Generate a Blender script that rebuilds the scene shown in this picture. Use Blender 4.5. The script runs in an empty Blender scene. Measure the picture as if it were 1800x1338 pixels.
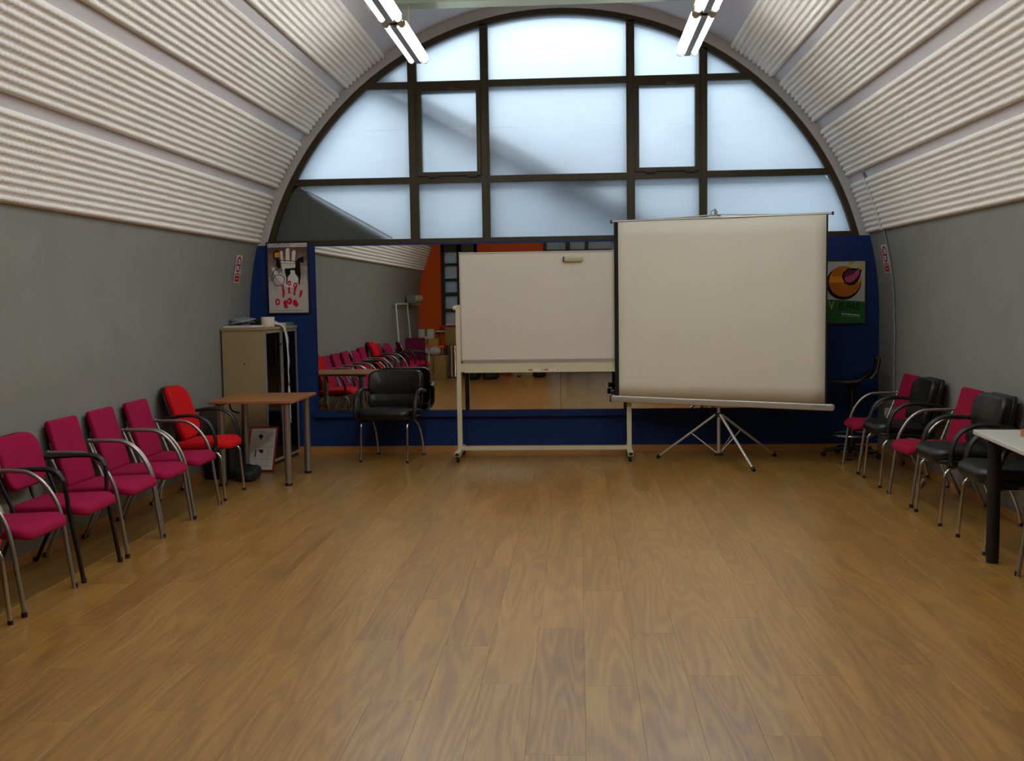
import bpy, bmesh, math, random
import numpy as np
from mathutils import Vector, Matrix
PI = math.pi
random.seed(7)
SC = bpy.context.scene
COL = SC.collection

# ------------------------------------------------------------------ camera, world, exposure
H_EYE = 1.57
cam_d = bpy.data.cameras.new('camera'); cam = bpy.data.objects.new('camera', cam_d); COL.objects.link(cam)
cam_d.sensor_fit = 'HORIZONTAL'; cam_d.sensor_width = 36.0; cam_d.lens = 37.0
cam_d.clip_start = 0.05; cam_d.clip_end = 200
yaw, pitch, roll = math.radians(3.665), math.radians(4.535), math.radians(-0.828)
fw = Vector((-math.sin(yaw)*math.cos(pitch), math.cos(yaw)*math.cos(pitch), -math.sin(pitch)))
rt = Vector((math.cos(yaw), math.sin(yaw), 0)); up = rt.cross(fw)
rt2 = math.cos(roll)*rt + math.sin(roll)*up; up2 = -math.sin(roll)*rt + math.cos(roll)*up
m3 = Matrix((rt2, up2, -fw)).transposed()
cam.matrix_world = Matrix.Translation((0, 0, H_EYE)) @ m3.to_4x4()
SC.camera = cam

SKY_STRENGTH = 7.2
TUBE_STRENGTH = 34.0
world = bpy.data.worlds.new('world'); SC.world = world; world.use_nodes = True
wn = world.node_tree.nodes; wl = world.node_tree.links
bg = wn['Background']; bg.inputs['Color'].default_value = (0.74, 0.87, 1.0, 1); bg.inputs['Strength'].default_value = SKY_STRENGTH

vs = SC.view_settings
vs.view_transform = 'Standard'; vs.look = 'None'; vs.gamma = 1.0; vs.use_curve_mapping = False
vs.exposure = 0.0
SC.cycles.max_bounces = 8; SC.cycles.diffuse_bounces = 5; SC.cycles.glossy_bounces = 5
SC.cycles.transmission_bounces = 6; SC.cycles.sample_clamp_indirect = 6.0
SC.cycles.caustics_reflective = False; SC.cycles.caustics_refractive = False

# ------------------------------------------------------------------ room numbers (metres)
CX, R_V, Z_C = -0.2, 3.155, 1.335
XL, XR = CX - R_V, CX + R_V
YF, YB = 10.588, -0.842
A_FOAM = 14.8

# ------------------------------------------------------------------ materials
def lin(h):
    h = h.lstrip('#'); v = [int(h[i:i+2], 16)/255 for i in (0, 2, 4)]
    return tuple(c/12.92 if c <= 0.04045 else ((c+0.055)/1.055)**2.4 for c in v) + (1,)
MATS = {}
def mat(name, col, rough=0.6, metal=0.0, spec=0.5, var=0.0, vscale=8.0, bump=0.0, bscale=200.0, coat=0.0, stretch=None):
    if name in MATS: return MATS[name]
    m = bpy.data.materials.new(name); m.use_nodes = True; nt = m.node_tree; b = nt.nodes['Principled BSDF']
    c = lin(col) if isinstance(col, str) else tuple(col)
    b.inputs['Base Color'].default_value = c; b.inputs['Roughness'].default_value = rough
    b.inputs['Metallic'].default_value = metal; b.inputs['Specular IOR Level'].default_value = spec
    b.inputs['Coat Weight'].default_value = coat
    if var or bump:
        tc = nt.nodes.new('ShaderNodeTexCoord'); vec = tc.outputs['Object']
        if stretch:
            mp = nt.nodes.new('ShaderNodeMapping'); mp.inputs['Scale'].default_value = stretch
            nt.links.new(vec, mp.inputs['Vector']); vec = mp.outputs['Vector']
    if var:
        n = nt.nodes.new('ShaderNodeTexNoise'); n.inputs['Scale'].default_value = vscale; n.inputs['Detail'].default_value = 4
        nt.links.new(vec, n.inputs['Vector'])
        r = nt.nodes.new('ShaderNodeMapRange'); r.inputs['From Min'].default_value = 0.25; r.inputs['From Max'].default_value = 0.75
        r.inputs['To Min'].default_value = 1-var; r.inputs['To Max'].default_value = 1+var
        nt.links.new(n.outputs['Fac'], r.inputs['Value'])
        mx = nt.nodes.new('ShaderNodeVectorMath'); mx.operation = 'SCALE'; mx.inputs[0].default_value = c[:3]
        nt.links.new(r.outputs['Result'], mx.inputs['Scale']); nt.links.new(mx.outputs[0], b.inputs['Base Color'])
    if bump:
        n2 = nt.nodes.new('ShaderNodeTexNoise'); n2.inputs['Scale'].default_value = bscale; n2.inputs['Detail'].default_value = 2
        nt.links.new(vec, n2.inputs['Vector'])
        bp = nt.nodes.new('ShaderNodeBump'); bp.inputs['Strength'].default_value = bump; bp.inputs['Distance'].default_value = 0.004
        nt.links.new(n2.outputs['Fac'], bp.inputs['Height']); nt.links.new(bp.outputs['Normal'], b.inputs['Normal'])
    MATS[name] = m; return m
def emis(name, col, s):
    m = bpy.data.materials.new(name); m.use_nodes = True; nt = m.node_tree; b = nt.nodes['Principled BSDF']
    b.inputs['Base Color'].default_value = (0.9, 0.9, 0.9, 1)
    b.inputs['Emission Color'].default_value = lin(col); b.inputs['Emission Strength'].default_value = s
    MATS[name] = m; return m

GREY = mat('grey_paint', '#84857f', 0.65, spec=0.3, var=0.05, vscale=3, bump=0.12, bscale=160)
WHITE_V = mat('vault_paint', '#c3bec0', 0.7, spec=0.3, var=0.02, vscale=2)
FOAM = mat('foam_white', '#e8e4dc', 0.9, spec=0.1, var=0.03, vscale=3)
BLUE = mat('blue_paint', '#0c2c62', 0.6, spec=0.3, var=0.06, vscale=4, bump=0.08, bscale=120)
ORANGE = mat('orange_paint', '#e0570a', 0.6, spec=0.3, var=0.05, vscale=3)
DKFRAME = mat('dark_bronze_metal', '#3d341f', 0.45, metal=0.3, spec=0.4)
STEEL = mat('brushed_silver_tube', '#a3a09a', 0.36, metal=0.9, var=0.05, vscale=6)
CHROME = mat('chrome', '#c9c6c0', 0.16, metal=1.0)
ALU = mat('anodised_aluminium', '#c4c2b8', 0.38, metal=0.75)
BLKTUBE = mat('black_tube', '#121212', 0.35)
BLKPLAST = mat('black_plastic', '#101011', 0.45, bump=0.05, bscale=300)
RUBBER = mat('black_rubber', '#0b0b0b', 0.7)
CERISE = mat('cerise_fabric', '#9a1544', 0.9, spec=0.15, var=0.08, vscale=60, bump=0.3, bscale=500)
CERISE2 = mat('crimson_fabric', '#901232', 0.9, spec=0.15, var=0.08, vscale=60, bump=0.3, bscale=500)
RED = mat('red_fabric', '#c61318', 0.85, spec=0.15, var=0.06, vscale=60, bump=0.25, bscale=500)
LEATHER = mat('black_leather', '#0c0d0f', 0.36, spec=0.5, var=0.2, vscale=20, bump=0.25, bscale=90)
BEIGE = mat('beige_board', '#a08a62', 0.6, spec=0.3, var=0.03, vscale=30)
CREAM = mat('cream_lacquer', '#cdc5a6', 0.45, spec=0.4)
BOARDW = mat('whiteboard_enamel', '#dad4c4', 0.28, spec=0.5, var=0.015, vscale=5)
SCREENW = mat('screen_fabric', '#e2ddcb', 0.85, spec=0.1, var=0.02, vscale=2.5)
WPAPER = mat('white_paper', '#d8d5cc', 0.8, spec=0.2)
GREYPAPER = mat('grey_paper', '#8e9496', 0.7, spec=0.2, var=0.1, vscale=15)
CARD = mat('cardboard', '#9a7a48', 0.85, spec=0.1, var=0.06, vscale=12)
WLAM = mat('white_laminate', '#c9c6be', 0.4, spec=0.4)
TANWOOD = mat('tan_wood', '#b06a30', 0.5, var=0.12, vscale=10, stretch=(1, 8, 8))
REDPL = mat('red_frame', '#9e1420', 0.4)
BEIGEPL = mat('cream_plastic', '#c9c2a4', 0.5)
GREENBEAM = mat('pale_green_paint', '#b7c6b4', 0.55, spec=0.3)
BASEB = mat('beech_baseboard', '#b57f45', 0.45, var=0.08, vscale=6, stretch=(12, 12, 12))
CONC = mat('exterior_render', '#5d6266', 0.9, var=0.05, vscale=2)
GABLE = mat('exterior_dark_wall', '#3c403a', 0.8)
ZINC = mat('zinc_coping', '#aab4b8', 0.5, metal=0.2)
CORDM = mat('yellowed_cord', '#cbbf86', 0.7)
GREYMET = mat('grey_metal', '#8c867c', 0.4, metal=0.5)
BAGM = mat('black_nylon', '#131516', 0.6, bump=0.3, bscale=60)
DKGREEN = mat('dark_green_nylon', '#14201d', 0.6, bump=0.3, bscale=60)
TAPE = mat('brown_tape', '#7d5a2a', 0.4)
TUBE_E = emis('fluorescent_tube', '#f5fafc', TUBE_STRENGTH)
INK = {k: mat('ink_'+k, c, 0.75, spec=0.15) for k, c in dict(black='#171513', red='#c21d2c', orange='#e88f1c', dkorange='#b5651c', white='#d9d6cf',
      green='#2c6430', yellow='#c2b41e', pink='#b04a78', brown='#5e3f3a', dkbrown='#3d2a22', blue='#27306a', grey='#8a8a86', pale='#c9c6c2', darkred='#9c1420', lime='#9db024', maroon='#5a2437').items()}

def wood_top(name, c1, c2, rough, axis, sc=1.0):
    m = bpy.data.materials.new(name); m.use_nodes = True; nt = m.node_tree; b = nt.nodes['Principled BSDF']; L = nt.links
    tc = nt.nodes.new('ShaderNodeTexCoord'); mp = nt.nodes.new('ShaderNodeMapping')
    mp.inputs['Scale'].default_value = (1.5*sc, 22*sc, 22*sc) if axis == 'x' else (22*sc, 1.5*sc, 22*sc)
    L.new(tc.outputs['Object'], mp.inputs['Vector'])
    n = nt.nodes.new('ShaderNodeTexNoise'); n.inputs['Scale'].default_value = 1.0; n.inputs['Detail'].default_value = 5
    L.new(mp.outputs[0], n.inputs['Vector'])
    r = nt.nodes.new('ShaderNodeValToRGB'); r.color_ramp.elements[0].position = 0.35; r.color_ramp.elements[1].position = 0.65
    r.color_ramp.elements[0].color = lin(c1); r.color_ramp.elements[1].color = lin(c2)
    L.new(n.outputs['Fac'], r.inputs[0]); L.new(r.outputs[0], b.inputs['Base Color']); b.inputs['Roughness'].default_value = rough
    MATS[name] = m; return m
TABLEWOOD = wood_top('brown_laminate', '#986038', '#a87044', 0.42, 'x')

def floor_mat():
    m = bpy.data.materials.new('oak_laminate'); m.use_nodes = True; nt = m.node_tree; b = nt.nodes['Principled BSDF']; L = nt.links; N = nt.nodes.new
    g = N('ShaderNodeNewGeometry'); oi = N('ShaderNodeObjectInfo')
    off = N('ShaderNodeVectorMath'); off.operation = 'SCALE'; off.inputs[0].default_value = (37.0, 91.0, 13.0); L.new(oi.outputs['Random'], off.inputs['Scale'])
    add = N('ShaderNodeVectorMath'); add.operation = 'ADD'; L.new(g.outputs['Position'], add.inputs[0]); L.new(off.outputs[0], add.inputs[1])
    mp = N('ShaderNodeMapping'); mp.inputs['Scale'].default_value = (6.0, 0.55, 1.0); L.new(add.outputs[0], mp.inputs['Vector'])
    n1 = N('ShaderNodeTexNoise'); n1.inputs['Scale'].default_value = 1.0; n1.inputs['Detail'].default_value = 1.2; n1.inputs['Roughness'].default_value = 0.4; n1.inputs['Distortion'].default_value = 0.0
    L.new(mp.outputs[0], n1.inputs['Vector'])
    mul = N('ShaderNodeMath'); mul.operation = 'MULTIPLY'; mul.inputs[1].default_value = 70.0; L.new(n1.outputs['Fac'], mul.inputs[0])
    sn = N('ShaderNodeMath'); sn.operation = 'SINE'; L.new(mul.outputs[0], sn.inputs[0])
    mp2 = N('ShaderNodeMapping'); mp2.inputs['Scale'].default_value = (140.0, 5.0, 1.0); L.new(add.outputs[0], mp2.inputs['Vector'])
    n2 = N('ShaderNodeTexNoise'); n2.inputs['Scale'].default_value = 1.0; n2.inputs['Detail'].default_value = 3; L.new(mp2.outputs[0], n2.inputs['Vector'])
    mp3 = N('ShaderNodeMapping'); mp3.inputs['Scale'].default_value = (9.0, 0.8, 1.0); L.new(add.outputs[0], mp3.inputs['Vector'])
    n3 = N('ShaderNodeTexNoise'); n3.inputs['Scale'].default_value = 1.0; n3.inputs['Detail'].default_value = 2; L.new(mp3.outputs[0], n3.inputs['Vector'])
    a1 = N('ShaderNodeMath'); a1.operation = 'MULTIPLY_ADD'; a1.inputs[1].default_value = 0.10; a1.inputs[2].default_value = 0.0; L.new(sn.outputs[0], a1.inputs[0])
    a2 = N('ShaderNodeMath'); a2.operation = 'MULTIPLY_ADD'; a2.inputs[1].default_value = 0.62; L.new(n2.outputs['Fac'], a2.inputs[0]); L.new(a1.outputs[0], a2.inputs[2])
    a3 = N('ShaderNodeMath'); a3.operation = 'MULTIPLY_ADD'; a3.inputs[1].default_value = 0.5; L.new(n3.outputs['Fac'], a3.inputs[0]); L.new(a2.outputs[0], a3.inputs[2])
    a4 = N('ShaderNodeMath'); a4.operation = 'MULTIPLY_ADD'; a4.inputs[1].default_value = 0.12; L.new(oi.outputs['Random'], a4.inputs[0]); L.new(a3.outputs[0], a4.inputs[2])
    r = N('ShaderNodeValToRGB'); e = r.color_ramp.elements
    e[0].position = 0.26; e[0].color = lin('#784f20'); e[1].position = 1.0; e[1].color = lin('#be9242')
    x = e.new(0.66); x.color = lin('#a2772f')
    L.new(a4.outputs[0], r.inputs[0]); L.new(r.outputs[0], b.inputs['Base Color'])
    rr = N('ShaderNodeMapRange'); rr.inputs['To Min'].default_value = 0.30; rr.inputs['To Max'].default_value = 0.38; L.new(n2.outputs['Fac'], rr.inputs['Value']); L.new(rr.outputs[0], b.inputs['Roughness'])
    b.inputs['Specular IOR Level'].default_value = 0.8; b.inputs['Coat Weight'].default_value = 0.6; b.inputs['Coat Roughness'].default_value = 0.285
    return m
FLOORM = floor_mat()

def pane_mat(name, tcol, refl, gloss, seam_z=()):
    m = bpy.data.materials.new(name); m.use_nodes = True; nt = m.node_tree; nt.nodes.clear(); N = nt.nodes.new; L = nt.links
    out = N('ShaderNodeOutputMaterial'); t = N('ShaderNodeBsdfTranslucent'); d = N('ShaderNodeBsdfDiffuse'); g = N('ShaderNodeBsdfGlossy')
    d.inputs['Color'].default_value = (0.55, 0.58, 0.55, 1); g.inputs['Roughness'].default_value = 0.2
    col = lin(tcol)
    tc = N('ShaderNodeTexCoord'); n = N('ShaderNodeTexNoise'); n.inputs['Scale'].default_value = 1.6; n.inputs['Detail'].default_value = 5
    mp = N('ShaderNodeMapping'); mp.inputs['Scale'].default_value = (1, 1, 2.2); L.new(tc.outputs['Object'], mp.inputs['Vector']); L.new(mp.outputs[0], n.inputs['Vector'])
    r = N('ShaderNodeMapRange'); r.inputs['From Min'].default_value = 0.3; r.inputs['From Max'].default_value = 0.7; r.inputs['To Min'].default_value = 0.93; r.inputs['To Max'].default_value = 1.0; L.new(n.outputs['Fac'], r.inputs['Value'])
    s = N('ShaderNodeVectorMath'); s.operation = 'SCALE'; s.inputs[0].default_value = col[:3]; L.new(r.outputs[0], s.inputs['Scale'])
    L.new(s.outputs[0], t.inputs['Color'])
    m1 = N('ShaderNodeMixShader'); m1.inputs[0].default_value = refl; L.new(t.outputs[0], m1.inputs[1]); L.new(d.outputs[0], m1.inputs[2])
    m2 = N('ShaderNodeMixShader'); m2.inputs[0].default_value = gloss; L.new(m1.outputs[0], m2.inputs[1]); L.new(g.outputs[0], m2.inputs[2])
    L.new(m2.outputs[0], out.inputs['Surface']); MATS[name] = m; return m
FROST = pane_mat('frosted_film_glass', '#eef6fa', 0.12, 0.025)
SEAM = pane_mat('film_seam', '#ffffff', 0.0, 0.02)
FROST2 = pane_mat('frosted_near_glass', '#dfe6ea', 0.3, 0.05)
MIRRORM = mat('mirror_silver', '#d4d8d4', 0.0, metal=1.0)
def smoke_glass():
    m = bpy.data.materials.new('smoked_glass'); m.use_nodes = True; nt = m.node_tree; nt.nodes.clear(); N = nt.nodes.new; L = nt.links
    out = N('ShaderNodeOutputMaterial'); t = N('ShaderNodeBsdfTransparent'); t.inputs['Color'].default_value = (0.30, 0.32, 0.30, 1)
    g = N('ShaderNodeBsdfGlossy'); g.inputs['Roughness'].default_value = 0.02; mx = N('ShaderNodeMixShader'); mx.inputs[0].default_value = 0.10
    L.new(t.outputs[0], mx.inputs[1]); L.new(g.outputs[0], mx.inputs[2]); L.new(mx.outputs[0], out.inputs['Surface']); return m
SMOKE = smoke_glass()
def plastic_bag():
    m = bpy.data.materials.new('clear_plastic_bag'); m.use_nodes = True; nt = m.node_tree; nt.nodes.clear(); N = nt.nodes.new; L = nt.links
    out = N('ShaderNodeOutputMaterial'); t = N('ShaderNodeBsdfTransparent'); g = N('ShaderNodeBsdfPrincipled'); g.inputs['Base Color'].default_value = (0.6, 0.58, 0.52, 1); g.inputs['Roughness'].default_value = 0.3
    mx = N('ShaderNodeMixShader'); mx.inputs[0].default_value = 0.6; L.new(t.outputs[0], mx.inputs[1]); L.new(g.outputs[0], mx.inputs[2]); L.new(mx.outputs[0], out.inputs['Surface']); return m
BAGCLEAR = plastic_bag()

# ------------------------------------------------------------------ mesh helpers
class MB:
    def __init__(s): s.v = []; s.f = []; s.mi = []; s.sm = []
    def add(s, vs_, fs, mi=0, smooth=False, M=None):
        o = len(s.v)
        for p in vs_:
            p = Vector(p)
            s.v.append(M @ p if M else p)
        for f in fs: s.f.append([i+o for i in f]); s.mi.append(mi); s.sm.append(smooth)
        return s
    def box(s, x0, x1, y0, y1, z0, z1, mi=0, M=None):
        vs_ = [(x, y, z) for z in (z0, z1) for y in (y0, y1) for x in (x0, x1)]
        return s.add(vs_, [(0, 2, 3, 1), (4, 5, 7, 6), (0, 1, 5, 4), (2, 6, 7, 3), (0, 4, 6, 2), (1, 3, 7, 5)], mi, False, M)
    def tube(s, pts, r, n=10, mi=0, M=None, closed=False, sq=None):
        pts = [Vector(p) for p in pts]; k = len(pts); rs = r if isinstance(r, (list, tuple)) else [r]*k
        T = []
        for i in range(k):
            if closed: t = pts[(i+1) % k]-pts[i-1]
            else: t = pts[min(i+1, k-1)]-pts[max(i-1, 0)]
            T.append(t.normalized())
        ref = Vector((0, 0, 1)) if abs(T[0].z) < 0.9 else Vector((0, 1, 0))
        nrm = (ref - ref.dot(T[0])*T[0]).normalized()
        vs_ = []; fs = []
        for i in range(k):
            nrm = (nrm - nrm.dot(T[i])*T[i]).normalized(); bn = T[i].cross(nrm)
            for j in range(n):
                an = 2*PI*(j+0.5)/n
                a_, b_ = math.cos(an), math.sin(an)
                if sq: a_ *= sq[0]; b_ *= sq[1]
                vs_.append(pts[i]+rs[i]*(a_*nrm+b_*bn))
        rr = k if closed else k-1
        for i in range(rr):
            for j in range(n):
                a0, a1 = i*n+j, i*n+(j+1) % n; b0, b1 = ((i+1) % k)*n+j, ((i+1) % k)*n+(j+1) % n
                fs.append((a0, a1, b1, b0))
        s.add(vs_, fs, mi, True, M)
        if not closed: s.add([], [], mi); o = len(s.v)-len(vs_); s.f.append([o+j for j in reversed(range(n))]); s.mi.append(mi); s.sm.append(False); s.f.append([o+(k-1)*n+j for j in range(n)]); s.mi.append(mi); s.sm.append(False)
        return s
    def lathe(s, prof, n=20, mi=0, M=None, smooth=True):
        vs_ = []; fs = []
        for r, z in prof:
            for j in range(n): an = 2*PI*j/n; vs_.append((r*math.cos(an), r*math.sin(an), z))
        for i in range(len(prof)-1):
            for j in range(n): fs.append((i*n+j, i*n+(j+1) % n, (i+1)*n+(j+1) % n, (i+1)*n+j))
        s.add(vs_, fs, mi, smooth, M); o = len(s.v)-len(vs_)
        for base, rev in ((0, True), ((len(prof)-1)*n, False)):
            if (prof[0][0] if base == 0 else prof[-1][0]) > 1e-5:
                idx = [o+base+j for j in range(n)]
                s.f.append(idx[::-1] if rev else idx); s.mi.append(mi); s.sm.append(False)
        return s
    def prism(s, out, z0, z1, mi=0, M=None):
        n = len(out); vs_ = [(x, y, z0) for x, y in out]+[(x, y, z1) for x, y in out]
        fs = [tuple(range(n))[::-1], tuple(range(n, 2*n))]+[(i, (i+1) % n, n+(i+1) % n, n+i) for i in range(n)]
        return s.add(vs_, fs, mi, False, M)
    def poly(s, out, mi=0, M=None, z=0.0):
        return s.add([(x, y, z) for x, y in out], [tuple(range(len(out)))], mi, False, M)
    def pad(s, w, h, t, r=0.05, e=0.015, crown=0.0, mi=0, M=None, nc=6, taper=0.0, fn=None):
        """rounded slab in XY, thickness t along Z, soft edge e, crowned top/bottom by crown"""
        def outline(ins):
            ww, hh = w/2-ins, h/2-ins; rr = max(min(r-ins*0.6, ww*0.98, hh*0.98), 0.002); o = []
            for cx, cy, a0 in ((ww-rr, hh-rr, 0), (-(ww-rr), hh-rr, PI/2), (-(ww-rr), -(hh-rr), PI), (ww-rr, -(hh-rr), 1.5*PI)):
                for k in range(nc+1):
                    an = a0+k*PI/2/nc; o.append((cx+rr*math.cos(an), cy+rr*math.sin(an)))
            if taper: o = [(x*(1+taper*(y/h)), y) for x, y in o]
            return o
        layers = []
        for k in range(5):
            an = PI/2*k/4; layers.append((e*(1-math.sin(an)), -t/2+e*(1-math.cos(an))))
        half = list(layers); layers = [(i, z) for i, z in half]+[(i, -z) for i, z in reversed(half)]
        if crown:
            m_ = min(w, h)/2
            ex = [(e+m_*f, t/2+crown*(1-(1-f)**2)) for f in (0.15, 0.35, 0.6, 0.85)]
            layers = [(i, -z) for i, z in reversed(ex)]+layers+ex
        vs_ = []; fs = []; n = 4*(nc+1)
        for ins, z in layers:
            for x, y in outline(ins): vs_.append((x, y, z))
        for i in range(len(layers)-1):
            for j in range(n): fs.append((i*n+j, i*n+(j+1) % n, (i+1)*n+(j+1) % n, (i+1)*n+j))
        fs.append(tuple(range(n))[::-1]); fs.append(tuple((len(layers)-1)*n+j for j in range(n)))
        if fn: vs_ = [fn(Vector(p)) for p in vs_]
        return s.add(vs_, fs, mi, True, M)
    def mesh(s, name):
        me = bpy.data.meshes.new(name); me.from_pydata([tuple(p) for p in s.v], [], s.f)
        me.polygons.foreach_set('material_index', s.mi); me.polygons.foreach_set('use_smooth', s.sm); me.update(); return me
    def build(s, name, m, parent=None, loc=None, rot=None, label=None, autosmooth=True):
        me = s.mesh(name)
        for x in (m if isinstance(m, (list, tuple)) else [m]): me.materials.append(x)
        if autosmooth and any(s.sm): me.set_sharp_from_angle(angle=math.radians(50))
        o = bpy.data.objects.new(name, me); COL.objects.link(o)
        if parent: o.parent = parent
        if loc: o.location = loc
        if rot: o.rotation_euler = rot
        if label: o['label'] = label
        return o
def thing(name, label, cat, loc=(0, 0, 0), rz=0.0, group=None):
    o = bpy.data.objects.new(name, None); COL.objects.link(o); o.empty_display_size = 0.1
    o.location = loc; o.rotation_euler = (0, 0, rz); o['label'] = label; o['category'] = cat
    if group: o['group'] = group
    return o
def tag(o, label, cat, group=None):
    o['label'] = label; o['category'] = cat
    if group: o['group'] = group
    return o
def struct(o): o['kind'] = 'structure'; return o
def dup(root, loc, rz, label, group=None):
    def cp(o, par):
        c = o.copy(); COL.objects.link(c)
        if par: c.parent = par
        for ch in list(kids.get(o.name, ())): cp(ch, c)
        return c
    kids = {}
    for o in bpy.data.objects:
        if o.parent: kids.setdefault(o.parent.name, []).append(o)
    r = cp(root, None); r.location = loc; r.rotation_euler = (0, 0, rz); r['label'] = label
    if group: r['group'] = group
    return r
def spline(P, n=6):
    P = [Vector(p) for p in P]; out = []
    for i in range(len(P)-1):
        p0, p1, p2, p3 = P[max(i-1, 0)], P[i], P[i+1], P[min(i+2, len(P)-1)]
        for k in range(n):
            t = k/n
            out.append(0.5*((2*p1)+(p2-p0)*t+(2*p0-5*p1+4*p2-p3)*t*t+(3*p1-p0-3*p2+p3)*t**3))
    out.append(P[-1]); return out
def fillet(P, rad, n=5):
    P = [Vector(p) for p in P]; out = [P[0]]
    for i in range(1, len(P)-1):
        a, b = (P[i-1]-P[i]), (P[i+1]-P[i]); d = min(rad, a.length*0.48, b.length*0.48); a = P[i]+a.normalized()*d; b = P[i]+b.normalized()*d
        for k in range(n+1):
            t = k/n; out.append((1-t)**2*a+2*t*(1-t)*P[i]+t*t*b)
    out.append(P[-1]); return out
def RX(a): return Matrix.Rotation(a, 4, 'X')
def RY(a): return Matrix.Rotation(a, 4, 'Y')
def RZ(a): return Matrix.Rotation(a, 4, 'Z')
def T(x, y, z): return Matrix.Translation((x, y, z))
def text(body, size, name, m, parent, M, squeeze=1.0):
    cu = bpy.data.curves.new('t', 'FONT'); cu.body = body; cu.size = size; cu.extrude = 0.0004; cu.resolution_u = 3; cu.align_x = 'CENTER'; cu.align_y = 'CENTER'
    to = bpy.data.objects.new('t', cu); COL.objects.link(to); dg = bpy.context.evaluated_depsgraph_get(); dg.update()
    me = bpy.data.meshes.new_from_object(to.evaluated_get(dg)); bpy.data.objects.remove(to); bpy.data.curves.remove(cu)
    me.transform(M @ Matrix.Diagonal((squeeze, 1, 1, 1))); me.materials.clear(); me.materials.append(m); me.name = name
    o = bpy.data.objects.new(name, me); COL.objects.link(o); o.parent = parent; return o

# ================================================================== SETTING
# ---- floor of single laminate planks
fl = MB().box(XL-0.1, XR+0.1, YB-0.1, YF+0.1, -0.12, -0.009).build('floor', mat('subfloor', '#5a4128', 0.8)); struct(fl)
PW, PL = 0.2104, 1.38
def plank_mesh(x0, x1, y0, y1):
    g, c, t = 0.0002, 0.0005, -0.0005
    b = MB(); X0, X1, Y0, Y1 = x0+g, x1-g, y0+g, y1-g
    v = [(X0, Y0, -0.009), (X1, Y0, -0.009), (X1, Y1, -0.009), (X0, Y1, -0.009), (X0, Y0, t), (X1, Y0, t), (X1, Y1, t), (X0, Y1, t),
         (X0+c, Y0+c, 0), (X1-c, Y0+c, 0), (X1-c, Y1-c, 0), (X0+c, Y1-c, 0)]
    f = [(3, 2, 1, 0)]+[(i, (i+1) % 4, 4+(i+1) % 4, 4+i) for i in range(4)]+[(4+i, 4+(i+1) % 4, 8+(i+1) % 4, 8+i) for i in range(4)]+[(8, 9, 10, 11)]
    me = b.add(v, f).mesh('plank'); me.materials.append(FLOORM); return me
full = plank_mesh(-PW/2, PW/2, -PL/2, PL/2); rows = 30
for i in range(rows):
    xc = XL+PW*(i+0.5); y = YB-((i*0.46*PL+random.uniform(-0.12, 0.12)) % PL)
    while y < YF-0.001:
        a_, b_ = max(y, YB), min(y+PL, YF)
        if b_-a_ > 0.06:
            me = full if (b_-a_ > PL-1e-4) else plank_mesh(-PW/2, PW/2, -(b_-a_)/2, (b_-a_)/2)
            o = bpy.data.objects.new('plank', me); COL.objects.link(o); o.location = (xc, (a_+b_)/2, 0); o.parent = fl
        y += PL

# ---- vaulted walls and ceiling
def shell(name, m, angs, straight=None):
    """extruded strip of the vault between angles (deg, measured at CX,Z_C), with outer skin"""
    inn = []; 
    for an in angs: r_ = math.radians(an); inn.append((CX+R_V*math.cos(r_), Z_C+R_V*math.sin(r_)))
    oth = [(CX+(R_V+0.15)*math.cos(math.radians(an)), Z_C+(R_V+0.15)*math.sin(math.radians(an))) for an in angs]
    if straight == 'start': inn = [(inn[0][0], -0.05)]+inn; oth = [(oth[0][0], -0.05)]+oth
    if straight == 'end': inn = inn+[(inn[-1][0], -0.05)]; oth = oth+[(oth[-1][0], -0.05)]
    n = len(inn); v = []; f = []
    for y in (YB-0.15, YF+0.2):
        v += [(x, y, z) for x, z in inn]+[(x, y, z) for x, z in oth]
    o2 = 2*n
    for i in range(n-1):
        f.append((i, i+1, o2+i+1, o2+i)); f.append((n+i, o2+n+i, o2+n+i+1, n+i+1))
    for b0 in (0, o2):
        for i in range(n-1): f.append((b0+i, b0+n+i, b0+n+i+1, b0+i+1))
    f.append((0, o2, o2+n, n)); f.append((n-1, 2*n-1, o2+2*n-1, o2+n-1))
    mb = MB().add(v, f, 0, True); return struct(mb.build(name, m))
wall_r = shell('wall_right', GREY, np.linspace(0, A_FOAM, 8), 'start')
wall_l = shell('wall_left', GREY, np.linspace(180-A_FOAM, 180, 8), 'end')
ceil = shell('ceiling', WHITE_V, np.linspace(A_FOAM, 180-A_FOAM, 60))
# far (blue) wall below the arched window, near (orange) wall behind the photographer
wf = struct(MB().box(XL-0.1, XR+0.1, YF, YF+0.18, -0.05, 2.125).build('wall_far', BLUE))
struct(MB().box(XL+0.01, XR-0.01, YF-0.012, YF, 0, 0.068).build('baseboard_far', BASEB))
struct(MB().box(XL, XL+0.012, YB, YF-0.012, 0, 0.068).build('baseboard_left', BASEB))
struct(MB().box(XR-0.012, XR, YB, YF-0.012, 0, 0.068).build('baseboard_right', BASEB))
# blue ledge under the mirror, blue strip above it
struct(MB().box(-2.70, 2.2, YF-0.05, YF, 0.37, 0.432).build('trim_1', BLUE))

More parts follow.
